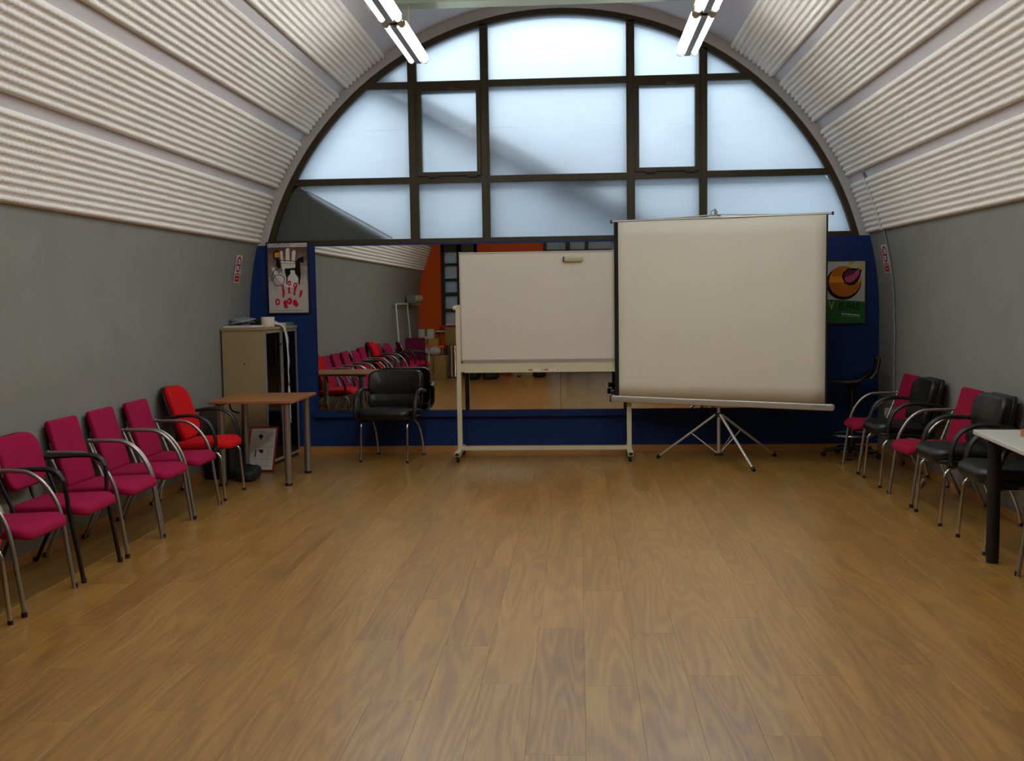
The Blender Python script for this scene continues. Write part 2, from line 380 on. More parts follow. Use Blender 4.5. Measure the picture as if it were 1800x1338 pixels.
# ---- white plaster ring round the arched window
def ring(r0, r1, y0, y1, zmin, n=64):
    a0 = math.asin((zmin-Z_C)/r1); an = np.linspace(a0, PI-a0, n); v = []; f = []
    for a_ in an:
        for r_, y in ((r0, y0), (r1, y0), (r1, y1), (r0, y1)): v.append((CX+r_*math.cos(a_), y, Z_C+r_*math.sin(a_)))
    for i in range(n-1):
        for j in range(4): f.append((4*i+j, 4*i+(j+1) % 4, 4*i+4+(j+1) % 4, 4*i+4+j))
    f.append((0, 3, 2, 1)); f.append((4*n-4, 4*n-3, 4*n-2, 4*n-1)); return v, f
v, f = ring(3.06, R_V+0.1, YF+0.003, YF+0.18, 2.125)
struct(MB().add(v, f, 0, False).build('trim_2', mat('arch_plaster', '#b9b6b4', 0.7)))

# ---- arched window
win = bpy.data.objects.new('window_1', None); COL.objects.link(win); struct(win)
WY = YF+0.02
v, f = ring(3.003, 3.065, WY, WY+0.10, 2.125); MB().add(v, f).build('arch_frame', DKFRAME, win)
RW = 3.01
def arcz(x, r=RW): d = r*r-(x-CX)**2; return Z_C+math.sqrt(d) if d > 0 else -9
mull = [(-1.682, -1.592), (-0.955, -0.874), (0.490, 0.570), (1.203, 1.280)]
for x0, x1 in mull:
    zt = min(arcz(x0), arcz(x1))+0.02
    mb = MB().box(x0, x1, WY, WY+0.10, 2.13, zt); mb.box(x0+0.02, x1-0.02, WY-0.012, WY, 2.17, zt-0.05); mb.build('mullion', DKFRAME, win)
bays = [(-3.2, -1.682), (-1.592, -0.955), (-0.874, 0.490), (0.570, 1.203), (1.280, 2.9)]
trans = [(2.722, 2.785), (3.662, 3.724)]
for z0, z1 in trans:
    hx = math.sqrt(RW*RW-(z0-Z_C)**2)
    for x0, x1 in bays:
        a_, b_ = max(x0, CX-hx-0.01), min(x1, CX+hx+0.01)
        MB().box(a_, b_, WY+0.005, WY+0.095, z0, z1).build('transom', DKFRAME, win)
MB().box(CX-2.96, CX+2.96, WY-0.01, WY+0.12, 2.118, 2.170).build('sill', DKFRAME, win)
rowsz = [(2.170, 2.722), (2.785, 3.662), (3.724, 4.5)]
def region(x0, x1, z0, z1, r=RW):
    hx = math.sqrt(max(r*r-(z0-Z_C)**2, 0)); a_, b_ = max(x0, CX-hx), min(x1, CX+hx)
    xs = np.linspace(a_, b_, 17); top = [(x, min(z1, max(arcz(x, r), z0))) for x in xs]
    o = [(a_, z0), (b_, z0)]+[p for p in reversed(top) if p[1] > z0+1e-4]
    return o
PY = WY+0.055
def pane(o, y=PY, parent=win, m=FROST, name='pane'):
    n = len(o); v = [(x, y, z) for x, z in o]
    return MB().add(v, [tuple(range(n))]).build(name, m, parent)
for bi, (x0, x1) in enumerate(bays):
    for ri, (z0, z1) in enumerate(rowsz):
        if bi in (1, 3) and ri == 1:
            sx0, sx1, sz0, sz1 = x0+0.004, x1-0.004, z0+0.004, z1-0.004; w_ = 0.038
            sash = MB()
            sash.box(sx0, sx0+w_, WY-0.02, WY+0.07, sz0, sz1).box(sx1-w_, sx1, WY-0.02, WY+0.07, sz0, sz1)
            sash.box(sx0+w_, sx1-w_, WY-0.02, WY+0.07, sz0, sz0+w_).box(sx0+w_, sx1-w_, WY-0.02, WY+0.07, sz1-w_, sz1)
            so = sash.build('sash', DKFRAME, win)
            xm = (sx0+sx1)/2+0.02
            hd = MB().box(xm-0.03, xm+0.03, WY-0.034, WY-0.02, sz1-0.030, sz1-0.008)
            hd.tube([(xm-0.02, WY-0.045, sz1-0.02), (xm+0.08, WY-0.05, sz1-0.028)], 0.008, 8); hd.build('handle', mat('bronze_handle', '#4d4436', 0.35, metal=0.6), so)
            for hx_ in (sx0+0.1, sx1-0.14): MB().box(hx_, hx_+0.1, WY-0.032, WY-0.02, sz0-0.015, sz0+0.008).build('hinge', BLKPLAST, so)
            pane([(sx0+w_, sz0+w_), (sx1-w_, sz0+w_), (sx1-w_, sz1-w_), (sx0+w_, sz1-w_)], PY, so)
        else: pane(region(x0, x1, z0, z1))

for z_ in (3.262, 2.628):
    for x0, x1 in bays:
        hx_ = math.sqrt(RW*RW-(z_-Z_C)**2); a_, b_ = max(x0, CX-hx_), min(x1, CX+hx_)
        if z_ > 3 and abs((x0+x1)/2-CX) > 0.5 and abs((x0+x1)/2-CX) < 1.2: a_, b_ = a_+0.045, b_-0.045
        if not (z_ < 3 and x1 < -1.6): MB().add([(a_, PY-0.002, z_-0.003), (b_, PY-0.002, z_-0.003), (b_, PY-0.002, z_+0.003), (a_, PY-0.002, z_+0.003)], [(0, 1, 2, 3)]).build('film_seam', SEAM, win)
# ---- outside the arched window: gable wall with coping, lean-to bars, unseen building mass shaped to dim the lower panes
xe = lambda z: -1.864+(2.166-z)*(0.943/0.535)
gb = MB(); gz0, gz1 = 1.7, 3.05
gb.add([(-3.4, PY+0.012, gz0), (xe(gz0), PY+0.012, gz0), (xe(gz1), PY+0.012, gz1), (-3.4, PY+0.012, gz1), (-3.4, PY+0.2, gz0), (xe(gz0), PY+0.2, gz0), (xe(gz1), PY+0.2, gz1), (-3.4, PY+0.2, gz1)],
       [(0, 1, 2, 3), (7, 6, 5, 4), (0, 4, 5, 1), (1, 5, 6, 2), (2, 6, 7, 3), (3, 7, 4, 0)])
g_ = thing('gable_wall', 'dark sloping gable wall seen close behind the lower left window pane', 'wall', (0, 0, 0))
gb.build('wall_panel', GABLE, g_)
d = Vector((0.943, 0, -0.535)).normalized(); nrm_ = Vector((d.z*-1, 0, d.x))
cp = MB(); a_, b_ = Vector((xe(2.70), 0, 2.70)), Vector((xe(2.175), 0, 2.175))
vv = [p+q+Vector((0, y, 0)) for y in (PY-0.014, PY-0.004) for p in (a_, b_) for q in (Vector((0, 0, 0)), nrm_*0.016)]
cp.add(vv, [(0, 2, 3, 1), (4, 5, 7, 6), (0, 1, 5, 4), (2, 6, 7, 3), (0, 4, 6, 2), (1, 3, 7, 5)]).build('coping', ZINC, g_)
bars = thing('lean_to_frame', 'slanted lean-to frame seen blurred behind the frosted arched window', 'frame', (0, 0, 0))
for off, r_ in ((0, 0.035), (0.16, 0.03)):
    MB().tube([(-2.2, PY+0.085, 3.83+off), (1.5, PY+0.085, 1.80+off)], r_+0.01, 8).build('rafter', GABLE, bars)
for x_, zt in ((-1.85, 3.6), (-0.72, 3.0)): MB().tube([(x_, PY+0.18, -0.1), (x_, PY+0.18, zt)], 0.035, 8).build('post', GABLE, bars)
gr = struct(MB().box(-30, 30, YF+0.2, 40, -0.2, -0.12).build('ground', CONC))
ob = tag(MB().box(-4.5, 14, YF+1.7, YF+9, -0.15, 5.0).build('courtyard_dimming_block', CONC), 'unseen grey building mass across the courtyard, shaped to dim the lower arched window', 'building')  # unseen mass, sized so the panes fade from bright top to dim bottom

# ---- near wall (orange) with windows and glazed door, seen in the mirror
nw = MB()
def hole_wall(mb, holes):
    xs = sorted({XL-0.1, XR+0.1, *[h[0] for h in holes], *[h[1] for h in holes]})
    zs = sorted({-0.05, 4.7, *[h[2] for h in holes], *[h[3] for h in holes]})
    for i in range(len(xs)-1):
        for j in range(len(zs)-1):
            cx_, cz_ = (xs[i]+xs[i+1])/2, (zs[j]+zs[j+1])/2
            if not any(h[0] < cx_ < h[1] and h[2] < cz_ < h[3] for h in holes): mb.box(xs[i], xs[i+1], YB-0.2, YB, zs[j], zs[j+1])
hole_wall(nw, [(-2.86, -2.10, 1.0, 2.72), (-0.72, 1.50, 0.0, 2.85)])
struct(nw.build('wall_near', ORANGE))
w2 = bpy.data.objects.new('window_2', None); COL.objects.link(w2); struct(w2)
zz = [1.0, 1.285, 1.36, 1.61, 1.69, 1.92, 1.98, 2.235, 2.30, 2.50]; 
fr = MB(); fr.box(-2.86, -2.79, YB-0.12, YB+0.02, 1.0, 2.72).box(-2.17, -2.10, YB-0.12, YB+0.02, 1.0, 2.72).box(-2.53, -2.43, YB-0.12, YB+0.02, 1.0, 2.72)
fr.box(-2.86, -2.10, YB-0.12, YB+0.02, 2.52, 2.72); fr.build('frame', DKFRAME, w2)
rz_ = [(1.02, 1.272), (1.344, 1.605), (1.688, 1.913), (1.972, 2.232), (2.291, 2.52)]
for i in range(4): 
    for xa, xb in ((-2.79, -2.53), (-2.43, -2.17)): MB().box(xa, xb, YB-0.11, YB+0.012, rz_[i][1], rz_[i+1][0]).build('glazing_bar', DKFRAME, w2)
for z0, z1 in rz_:
    for xa, xb in ((-2.79, -2.53), (-2.43, -2.17)): pane([(xa, z0), (xb, z0), (xb, z1), (xa, z1)], YB-0.05, w2, FROST2)
fan = MB().lathe([(0.066, -0.010), (0.072, 0), (0.066, 0.010)], 24, 0, T(-2.655, YB-0.03, 2.09) @ RX(PI/2)); fan.build('vent_disc', WPAPER, w2)
struct(MB().box(-2.9, -2.06, YB-0.02, YB+0.06, 0.93, 1.0).build('trim_3', mat('red_sill', '#b5141c', 0.5)))
d1 = bpy.data.objects.new('door_1', None); COL.objects.link(d1); struct(d1)
xs_ = [-0.72, -0.20, 0.18, 0.78, 0.86, 1.50]
fr = MB()
for xa, xb in ((-0.72, -0.65), (-0.26, -0.165), (0.145, 0.215), (0.70, 0.80), (1.43, 1.50)): fr.box(xa, xb, YB-0.10, YB+0.02, 0, 2.85)
fr.box(-0.72, 1.5, YB-0.10, YB+0.02, 2.75, 2.85).box(-0.72, 1.5, YB-0.10, YB+0.02, 2.46, 2.535).box(-0.72, 1.5, YB-0.10, YB+0.02, 0.0, 0.09); fr.build('frame', DKFRAME, d1)
for xa, xb in ((-0.65, -0.26), (-0.165, 0.145), (0.215, 0.70), (0.80, 1.43)):
    for za, zb in ((0.09, 2.46), (2.535, 2.75)): pane([(xa, za), (xb, za), (xb, zb), (xa, zb)], YB-0.04, d1, FROST2)
MB().box(0.0, 0.11, YB-0.036, YB-0.033, 2.57, 2.66).build('notice', WPAPER, d1, label='small white notice stuck on the glass')
MB().tube([(0.12, YB+0.06, 0.95), (0.12, YB+0.06, 1.25)], 0.012, 8).build('door_handle', ALU, d1)
struct(MB().box(-30, 30, -20, YB-0.2, -0.2, -0.12).build('ground.001', CONC))
tag(MB().box(-9, 9, -6.5, YB-1.25, -0.15, 5.6).build('near_dimming_block', CONC), 'unseen grey block added outside the near windows to dim their panes', 'building')  # unseen mass added close outside to cut daylight on the near panes

# ---- pale green beam under the vault
struct(MB().box(-1.66, 1.12, 8.42, 8.60, 3.885, 4.06).build('beam', GREENBEAM))

# ================================================================== ACOUSTIC FOAM
def foam(side, a0, a1, y0, y1, name_label, nr):
    pitch = 0.0515; per = 4
    nu = nr*per+1; ny = int(round((y1-y0)/pitch))*per+1
    u = np.linspace(0, 1, nu); w = np.linspace(y0, y1, ny)
    U, W_ = np.meshgrid(u, w, indexing='ij')
    ph = U*nr*2*PI; py = (W_-y0)/pitch*2*PI
    hgt = 0.018+0.034*(0.5-0.5*np.cos(ph))*(0.64+0.36*np.cos(py))
    an = np.radians(a0+(a1-a0)*U) if side > 0 else np.radians(180-(a0+(a1-a0)*U))
    r_ = R_V-hgt; X = CX+r_*np.cos(an); Z = Z_C+r_*np.sin(an)
    top = np.stack([X, W_, Z], -1).reshape(-1, 3)
    # skirt: edges carried back to the vault surface
    rb = R_V-0.001
    def back(ii, jj): a_ = an[ii, jj]; return np.stack([CX+rb*np.cos(a_), W_[ii, jj], Z_C+rb*np.sin(a_)], -1)
    I = np.arange(nu*ny).reshape(nu, ny); q = np.stack([I[:-1, :-1], I[1:, :-1], I[1:, 1:], I[:-1, 1:]], -1).reshape(-1, 4)
    if side < 0: q = q[:, ::-1]
    loop = [(i, 0) for i in range(nu)]+[(nu-1, j) for j in range(1, ny)]+[(i, ny-1) for i in range(nu-2, -1, -1)]+[(0, j) for j in range(ny-2, 0, -1)]
    li = np.array(loop); bk = back(li[:, 0], li[:, 1]); o = nu*ny; n = len(loop); ti = I[li[:, 0], li[:, 1]]
    k = np.arange(n); k2 = (k+1) % n
    sk = np.stack([ti[k2], ti[k], o+k, o+k2], -1)
    if side < 0: sk = sk[:, ::-1]
    V = np.concatenate([top, bk]); F = np.concatenate([q, sk]).astype(np.int32)
    me = bpy.data.meshes.new('acoustic_foam'); me.vertices.add(len(V)); me.vertices.foreach_set('co', V.astype(np.float32).ravel())
    me.loops.add(F.size); me.loops.foreach_set('vertex_index', F.ravel()); me.polygons.add(len(F))
    me.polygons.foreach_set('loop_start', np.arange(0, F.size, 4, dtype=np.int32)); me.polygons.foreach_set('loop_total', np.full(len(F), 4, dtype=np.int32))
    sm = np.ones(len(F), dtype=bool); sm[len(q):] = False; me.polygons.foreach_set('use_smooth', sm); me.update(calc_edges=True); me.validate()
    me.materials.append(FOAM); ob_ = bpy.data.objects.new('acoustic_foam_strip', me); COL.objects.link(ob_)
    tag(ob_, name_label, 'acoustic foam', 'ribbed foam strips along the vault')
bands = [(14.9, 24.2, 10), (25.6, 35.2, 10), (37.0, 46.4, 10), (48.0, 57.3, 10)]
ordn = ['lowest', 'second lowest', 'second highest', 'highest']
for k, (a0, a1, nr) in enumerate(bands):
    foam(-1, a0, a1, YB+0.03, YF-0.03, '%s strip of white ribbed acoustic foam on the left side of the vault' % ordn[k], nr)
    if k: foam(1, a0, a1, YB+0.03, YF-0.03, '%s strip of white ribbed acoustic foam on the right side of the vault' % ordn[k], nr)
foam(1, *bands[0][:2], YB+0.03, 10.04, 'lowest strip of white ribbed foam on the right vault, long run before the conduit gap', 10)
foam(1, *bands[0][:2], 10.075, YF-0.03, 'short end of the lowest right foam strip between conduit gap and arched window', 10)

# ================================================================== LIGHTS
def tube_light(x, y0, label):
    t = thing('fluorescent_light', label, 'light', (x, y0, 3.575), 0, 'twin tube lights hanging in two rows')
    L_ = 1.22
    MB().box(-0.025, 0.025, 0, L_, -0.026, 0.045).build('housing', GREYMET, t)
    for yy in (0.0, L_-0.03):
        e_ = MB(); e_.box(-0.085, 0.085, yy, yy+0.03, -0.012, 0.018)
        for sx in (-0.058, 0.058): e_.lathe([(0.024, 0), (0.024, 0.032)], 12, 0, T(sx, yy+0.031, -0.004) @ RX(PI/2))
        e_.build('lamp_holder', BEIGEPL if yy else mat('tan_holder', '#a08c70', 0.5), t)
    for sx in (-0.058, 0.058): MB().lathe([(0.021, 0.0), (0.021, L_-0.06)], 14, 0, T(sx, 0.03, -0.004) @ RX(-PI/2)).build('lamp_tube', TUBE_E, t)
    wing = MB()
    for sx in (-1, 1): wing.add([(sx*0.022, 0.03, 0.035), (sx*0.09, 0.03, 0.022), (sx*0.09, L_-0.03, 0.022), (sx*0.022, L_-0.03, 0.035), (sx*0.022, 0.03, 0.039), (sx*0.09, 0.03, 0.026), (sx*0.09, L_-0.03, 0.026), (sx*0.022, L_-0.03, 0.039)], [(0, 1, 2, 3), (7, 6, 5, 4), (0, 4, 5, 1), (1, 5, 6, 2), (2, 6, 7, 3), (3, 7, 4, 0)])
    wing.build('reflector', mat('white_reflector', '#d8d8d4', 0.3), t)
    MB().box(-0.018, 0.018, -0.118, 0.0, 0.0, 0.04).build('connector', GREYMET, t)
    zt = 3.885-3.575 if y0 > 7.7 else Z_C+math.sqrt(R_V**2-(x-CX)**2)-3.575+0.003
    yc = 0.70
    MB().tube([(0.0, yc, 0.045), (0.0, yc, zt)], 0.008, 8).build('cord', CORDM, t)
for x, sd in ((-1.33, 'left'), (0.92, 'right')):
    for k, y0 in enumerate((7.80, 6.46, 5.12, 3.78, 2.44)):
        tube_light(x, y0, ['far twin fluorescent light of the %s row, in front of the arched window', 'middle twin fluorescent light of the %s row, cut by the top of the photo', 'third twin fluorescent light of the %s row, above the photo edge', 'fourth twin fluorescent light of the %s row, above the photo edge', 'twin fluorescent light of the %s row nearest the orange wall'][k] % sd)

# ================================================================== MIRROR
mir = thing('wall_mirror', 'long wall mirror in two panes on the blue wall behind the whiteboard', 'mirror', (0, YF-0.012, 0))
for xa, xb in ((-2.655, -0.1865), (-0.1835, 2.18)):
    MB().box(xa, xb, -0.006, 0.010, 0.437, 2.106).build('mirror_pane', MIRRORM, mir)

# ================================================================== POSTERS AND SIGNS
def frame_box(root, w, h, d, fw_, m, name='frame'):
    b = MB(); b.box(-w/2, w/2, 0, d, -h/2, -h/2+fw_).box(-w/2, w/2, 0, d, h/2-fw_, h/2).box(-w/2, -w/2+fw_, 0, d, -h/2+fw_, h/2-fw_).box(w/2-fw_, w/2, 0, d, -h/2+fw_, h/2-fw_)
    b.build(name, m, root)
FL = Matrix(((1, 0, 0, 0), (0, 0, -1, 0), (0, 1, 0, 0), (0, 0, 0, 1)))      # local XY -> wall XZ, facing -Y
def ell(cx_, cy_, rx, ry, n=20, a0=0, a1=2*PI): return [(cx_+rx*math.cos(a0+(a1-a0)*k/n), cy_+ry*math.sin(a0+(a1-a0)*k/n)) for k in range(n)]
def stroke(P, w):
    L_, R_ = [], []
    for i, p in enumerate(P):
        a_ = Vector(P[max(i-1, 0)]); b_ = Vector(P[min(i+1, len(P)-1)]); t_ = (b_-a_).normalized(); n_ = Vector((-t_.y, t_.x))*w/2; p = Vector(p)
        L_.append(tuple(p+n_)); R_.append(tuple(p-n_))
    return L_, R_
class Art:
    def __init__(s, w, h): s.w, s.h = w, h; s.mb = MB(); s.ms = []; s.k = 0
    def mi(s, c):
        if INK[c] not in s.ms: s.ms.append(INK[c])
        return s.ms.index(INK[c])
    def P(s, pts): return [((u-0.5)*s.w, (0.5-v_)*s.h) for u, v_ in pts]
    def shape(s, pts, c): 
        s.k += 1; q = s.P(pts)
        ar = sum(q[i][0]*q[(i+1) % len(q)][1]-q[(i+1) % len(q)][0]*q[i][1] for i in range(len(q)))
        if ar < 0: q = q[::-1]
        s.mb.poly(q, s.mi(c), FL, 0.0004+0.00002*s.k); return s
    def line(s, pts, c, wd):
        s.k += 1; q = s.P(pts); L_, R_ = stroke(q, wd)
        for i in range(len(q)-1): s.mb.poly([L_[i+1], L_[i], R_[i], R_[i+1]], s.mi(c), FL, 0.0004+0.00002*s.k)
        return s
    def done(s, root, y): return s.mb.build('print', s.ms, root, (0, y, 0))

def poster_ground():
    m = bpy.data.materials.new('poster_ground_print'); m.use_nodes = True; nt = m.node_tree; b = nt.nodes['Principled BSDF']; L = nt.links; N = nt.nodes.new
    tc = N('ShaderNodeTexCoord'); sp = N('ShaderNodeSeparateXYZ'); L.new(tc.outputs['Object'], sp.inputs[0])
    n = N('ShaderNodeTexNoise'); n.inputs['Scale'].default_value = 14; n.inputs['Detail'].default_value = 6; L.new(tc.outputs['Object'], n.inputs['Vector'])
    r = N('ShaderNodeMapRange'); r.inputs['From Min'].default_value = -0.16; r.inputs['From Max'].default_value = 0.30; L.new(sp.outputs['Z'], r.inputs['Value'])
    a = N('ShaderNodeMath'); a.operation = 'MULTIPLY_ADD'; a.inputs[1].default_value = 0.9; L.new(n.outputs['Fac'], a.inputs[0])
    o = N('ShaderNodeMath'); o.operation = 'SUBTRACT'; o.inputs[1].default_value = 0.45; L.new(r.outputs[0], o.inputs[0]); L.new(o.outputs[0], a.inputs[2])
    c = N('ShaderNodeValToRGB'); e = c.color_ramp.elements; e[0].position = 0.12; e[0].color = lin('#bdb4b0'); e[1].position = 0.95; e[1].color = lin('#5a3c36'); x = e.new(0.5); x.color = lin('#8d7f7a')
    L.new(a.outputs[0], c.inputs[0]); L.new(c.outputs[0], b.inputs['Base Color']); b.inputs['Roughness'].default_value = 0.6; return m
pw, ph = 0.418, 0.712
po = thing('framed_poster', 'black framed poster of a white hand above a red handprint, left on the blue wall', 'poster', (-2.939, YF-0.001, 1.796))
frame_box(po, pw+0.016, ph+0.016, -0.022, 0.012, BLKPLAST)
MB().box(-pw/2, pw/2, -0.014, -0.002, -ph/2, ph/2).build('sheet', poster_ground(), po)
A = Art(pw, ph)
Z8 = lambda pts: [((x-(585+25*(y-140)/1038))/597, (y-140)/1036) for x, y in pts]
# brownish printed ground in the upper part
hand = [(800, 480), (775, 280), (790, 258), (815, 262), (825, 410), (860, 420), (862, 240), (885, 215), (915, 225), (920, 410), (945, 420), (955, 270), (985, 248), (1008, 270), (995, 440), (1040, 560), (1040, 680), (1000, 800), (880, 800), (800, 740), (700, 620), (650, 510), (680, 495), (760, 600), (810, 570)]
A.shape(Z8(hand), 'white')
A.shape(Z8(ell(725, 320, 52, 82)), 'dkbrown'); A.shape(Z8([(698, 285), (765, 280), (775, 350), (700, 355)]), 'orange')
A.shape(Z8([(720, 375), (770, 385), (790, 500), (760, 520), (715, 480)]), 'black')
A.line(Z8([(770, 395), (860, 400), (920, 410), (1040, 420)]), 'black', 0.006); A.line(Z8([(770, 440), (860, 440), (900, 450), (1040, 450)]), 'black', 0.004)
A.shape(Z8([(845, 520), (1000, 510), (1005, 420), (1050, 370), (1120, 345), (1125, 440), (1070, 430), (1075, 520), (1082, 600), (1066, 760), (1050, 760), (1048, 660), (1000, 600), (990, 545), (930, 545), (930, 600), (890, 640), (880, 755), (866, 755), (868, 650), (850, 590)]), 'black')
A.line(Z8(ell(757, 690, 85, 82, 24)+[(842, 690)]), 'black', 0.007)
A.line(Z8([(770, 510), (690, 550), (652, 640), (652, 700)]), 'black', 0.007); A.line(Z8([(800, 510), (812, 590), (790, 610)]), 'black', 0.005); A.line(Z8([(850, 520), (830, 590), (850, 650), (835, 700)]), 'black', 0.004)
for pts in ([(800, 770), (830, 760), (838, 800), (845, 880), (835, 950), (810, 945), (806, 850)], ell(912, 735, 26, 40, 14), [(892, 800), (925, 790), (920, 850), (930, 880), (895, 890)],
            ell(1002, 770, 30, 45, 14), [(980, 800), (1025, 790), (1000, 880), (1005, 915), (965, 910), (975, 880)], [(1070, 850), (1108, 835), (1100, 900), (1075, 950), (1052, 940)],
            ell(738, 1010, 36, 50, 14), [(820, 1000), (870, 975), (890, 1100), (835, 1105)], ell(915, 1000, 40, 50, 14), [(965, 990), (1010, 975), (1050, 1060), (1010, 1090), (960, 1050)]):
    A.shape(Z8(pts), 'red')
for pts in (ell(912, 740, 9, 16, 10), ell(1000, 765, 11, 18, 10), ell(738, 1010, 12, 20, 10), ell(905, 1000, 9, 14, 10), ell(835, 800, 6, 20, 8)): A.shape(Z8(pts), 'pale')
A.shape(Z8([(590, 150), (1182, 142), (1184, 204), (592, 206)]), 'white')
for k in range(9): A.shape(Z8([(1000+k*19, 172), (1013+k*19, 172), (1013+k*19, 192), (1000+k*19, 192)]), 'grey')
for k in range(14): A.shape(Z8([(715+k*30, 1132), (738+k*30, 1132), (738+k*30, 1142), (715+k*30, 1142)]), 'grey')
A.done(po, -0.0145)
text('AGAMENÓN', 0.052, 'lettering', INK['blue'], po, T(-0.088, -0.0165, 0.330) @ RX(PI/2), 0.80)
text('EN', 0.024, 'lettering', INK['red'], po, T(0.055, -0.0165, 0.336) @ RX(PI/2), 0.9)

pw, ph = 0.425, 0.610
pr = thing('framed_poster', 'wood framed poster of an orange ball with green band reading VIS PAS, behind the screen', 'poster', (2.598, YF-0.001, 1.573))
frame_box(pr, pw+0.014, ph+0.014, -0.022, 0.010, mat('dark_wood_frame', '#3a2a1c', 0.5))
MB().box(-pw/2, pw/2, -0.014, -0.002, -ph/2, ph/2).build('sheet', mat('poster_paper_two', '#aeb2a8', 0.6), pr)
A = Art(pw, ph); Z7 = lambda pts: [((x-55-20*(y-180)/1040)/690, (y-180)/1030) for x, y in pts]
A.shape(Z7([(470, 250), (530, 180), (590, 180), (545, 245)]), 'lime')
A.shape(Z7(ell(415, 545, 275, 280, 40)), 'black'); A.shape(Z7(ell(432, 520, 250, 255, 40)), 'orange')
A.shape(Z7([(185, 540), (690, 540)]+[(432+250*math.cos(t_), 520+255*math.sin(t_)) for t_ in np.linspace(0.08, PI-0.08, 16)]), 'dkorange')
A.shape(Z7([(230, 330), (300, 290), (430, 270), (520, 290), (420, 340), (360, 440), (230, 440)]), 'dkorange')
drop = [(380, 440), (400, 370), (470, 310), (560, 305), (630, 310), (690, 210), (695, 320), (670, 440), (640, 520), (580, 580), (510, 590), (430, 550)]
A.shape(Z7(drop), 'black'); A.shape(Z7([(410, 455), (430, 370), (490, 330), (600, 345), (560, 400)]), 'maroon')
A.shape(Z7([(420, 460), (560, 400), (630, 320), (665, 330), (650, 420), (580, 510), (520, 545), (450, 535)]), 'pink')
A.shape(Z7([(640, 300), (688, 205), (700, 330), (660, 330)]), 'yellow')
A.shape(Z7([(72, 815), (300, 822), (752, 860), (768, 1210), (76, 1225)]), 'green')
for k, wd in enumerate((34, 40, 60, 46, 50, 52, 40)): A.shape(Z7([(400+k*42, 1046+k*5), (400+k*42+wd*0.75, 1048+k*5), (400+k*42+wd*0.75, 1068+k*5), (400+k*42, 1066+k*5)]), 'pale')
for k in range(6): A.shape(Z7([(390+k*52, 1088+k*5), (430+k*52, 1091+k*5), (430+k*52, 1102+k*5), (390+k*52, 1099+k*5)]), 'grey')
A.done(pr, -0.0145)
text('V', 0.118, 'lettering', INK['yellow'], pr, T(-0.110, -0.0165, -0.133) @ RX(PI/2), 0.75)
text('IS PAS', 0.104, 'lettering', INK['black'], pr, T(0.060, -0.0165, -0.147) @ RX(PI/2) @ RZ(-0.03), 0.74)

def no_smoking(y, side, label):
    an = math.radians(10.5); s = 1 if side > 0 else -1
    x = CX+s*(R_V-0.002)*math.cos(an); z = Z_C+R_V*math.sin(an)-0.03
    t = thing('no_smoking_sign', label, 'sign', (x, y, z))
    t.rotation_euler = (Matrix.Rotation(0, 3, 'X')).to_euler()
    M = RZ(-s*PI/2) @ RX(an*0.95)          # panel faces into the room
    t.matrix_world = T(x, y, z) @ M
    MB().box(-0.085, 0.085, -0.004, -0.0005, -0.135, 0.135).build('plate', mat('sign_white', '#cfc9c6', 0.5), t)
    A = Art(0.17, 0.27)
    o_ = ell(0.5, 0.34, 0.36, 0.255, 28)
    A.line(o_+[o_[0], o_[1]], 'darkred', 0.022); A.line([(0.26, 0.17), (0.74, 0.51)], 'darkred', 0.018); A.line([(0.2, 0.36), (0.8, 0.36)], 'black', 0.012); A.line([(0.62, 0.27), (0.70, 0.22), (0.66, 0.18)], 'grey', 0.004)
    A.shape([(0.1, 0.66), (0.9, 0.66), (0.9, 0.96), (0.1, 0.96)], 'darkred')
    for k in range(5): A.shape([(0.2+k*0.125, 0.70), (0.30+k*0.125, 0.70), (0.30+k*0.125, 0.75), (0.2+k*0.125, 0.75)], 'pale')
    A.shape([(0.22, 0.80), (0.78, 0.80), (0.78, 0.90), (0.22, 0.90)], 'red')
    for k in range(4): A.shape([(0.30+k*0.11, 0.83), (0.38+k*0.11, 0.83), (0.38+k*0.11, 0.87), (0.30+k*0.11, 0.87)], 'pale')
    A.done(t, -0.0042)
no_smoking(10.09, -1, 'white and red no smoking sign on the left grey wall')
no_smoking(10.19, 1, 'white and red no smoking sign on the right grey wall')

# ---- conduit, sockets
def vpt(an, r_, y): a_ = math.radians(an); return (CX+r_*math.cos(a_), y, Z_C+r_*math.sin(a_))
cd = MB(); rr = R_V-0.012
cd.tube([vpt(a_, rr, 10.057) for a_ in np.linspace(25.2, 0, 24)]+[(CX+rr, 10.03, z) for z in (1.2, 0.95, 0.7, 0.46)], 0.011, 8)
tag(cd.build('cable_conduit', mat('grey_conduit', '#7b7a72', 0.5)), 'grey cable conduit running down the right wall past the no smoking sign', 'conduit')
def socket_box(x, y, z, s, label, w=0.2):
    t = thing('socket_box', label, 'socket', (x, y, z))
    MB().pad(w, 0.085, 0.045, 0.012, 0.008, M=T(-s*0.0225, 0, 0) @ RZ(PI/2) @ RX(PI/2)).build('box', BEIGEPL, t)
    for k in (-1, 1): MB().lathe([(0.024, 0), (0.024, 0.006), (0.018, 0.006), (0.016, 0.002)], 16, 0, T(-s*0.045, k*w*0.25, 0) @ RY(-s*PI/2)).build('outlet', WPAPER, t)
    return t
socket_box(XL, 8.86, 0.50, -1, 'cream double socket box on the left wall behind the red chair')
socket_box(XR, 10.10, 0.42, 1, 'cream double socket box low on the right wall below the conduit', 0.26)
socket_box(XL, 9.12, 0.42, -1, 'small cream socket box on the left wall beside the table', 0.11)

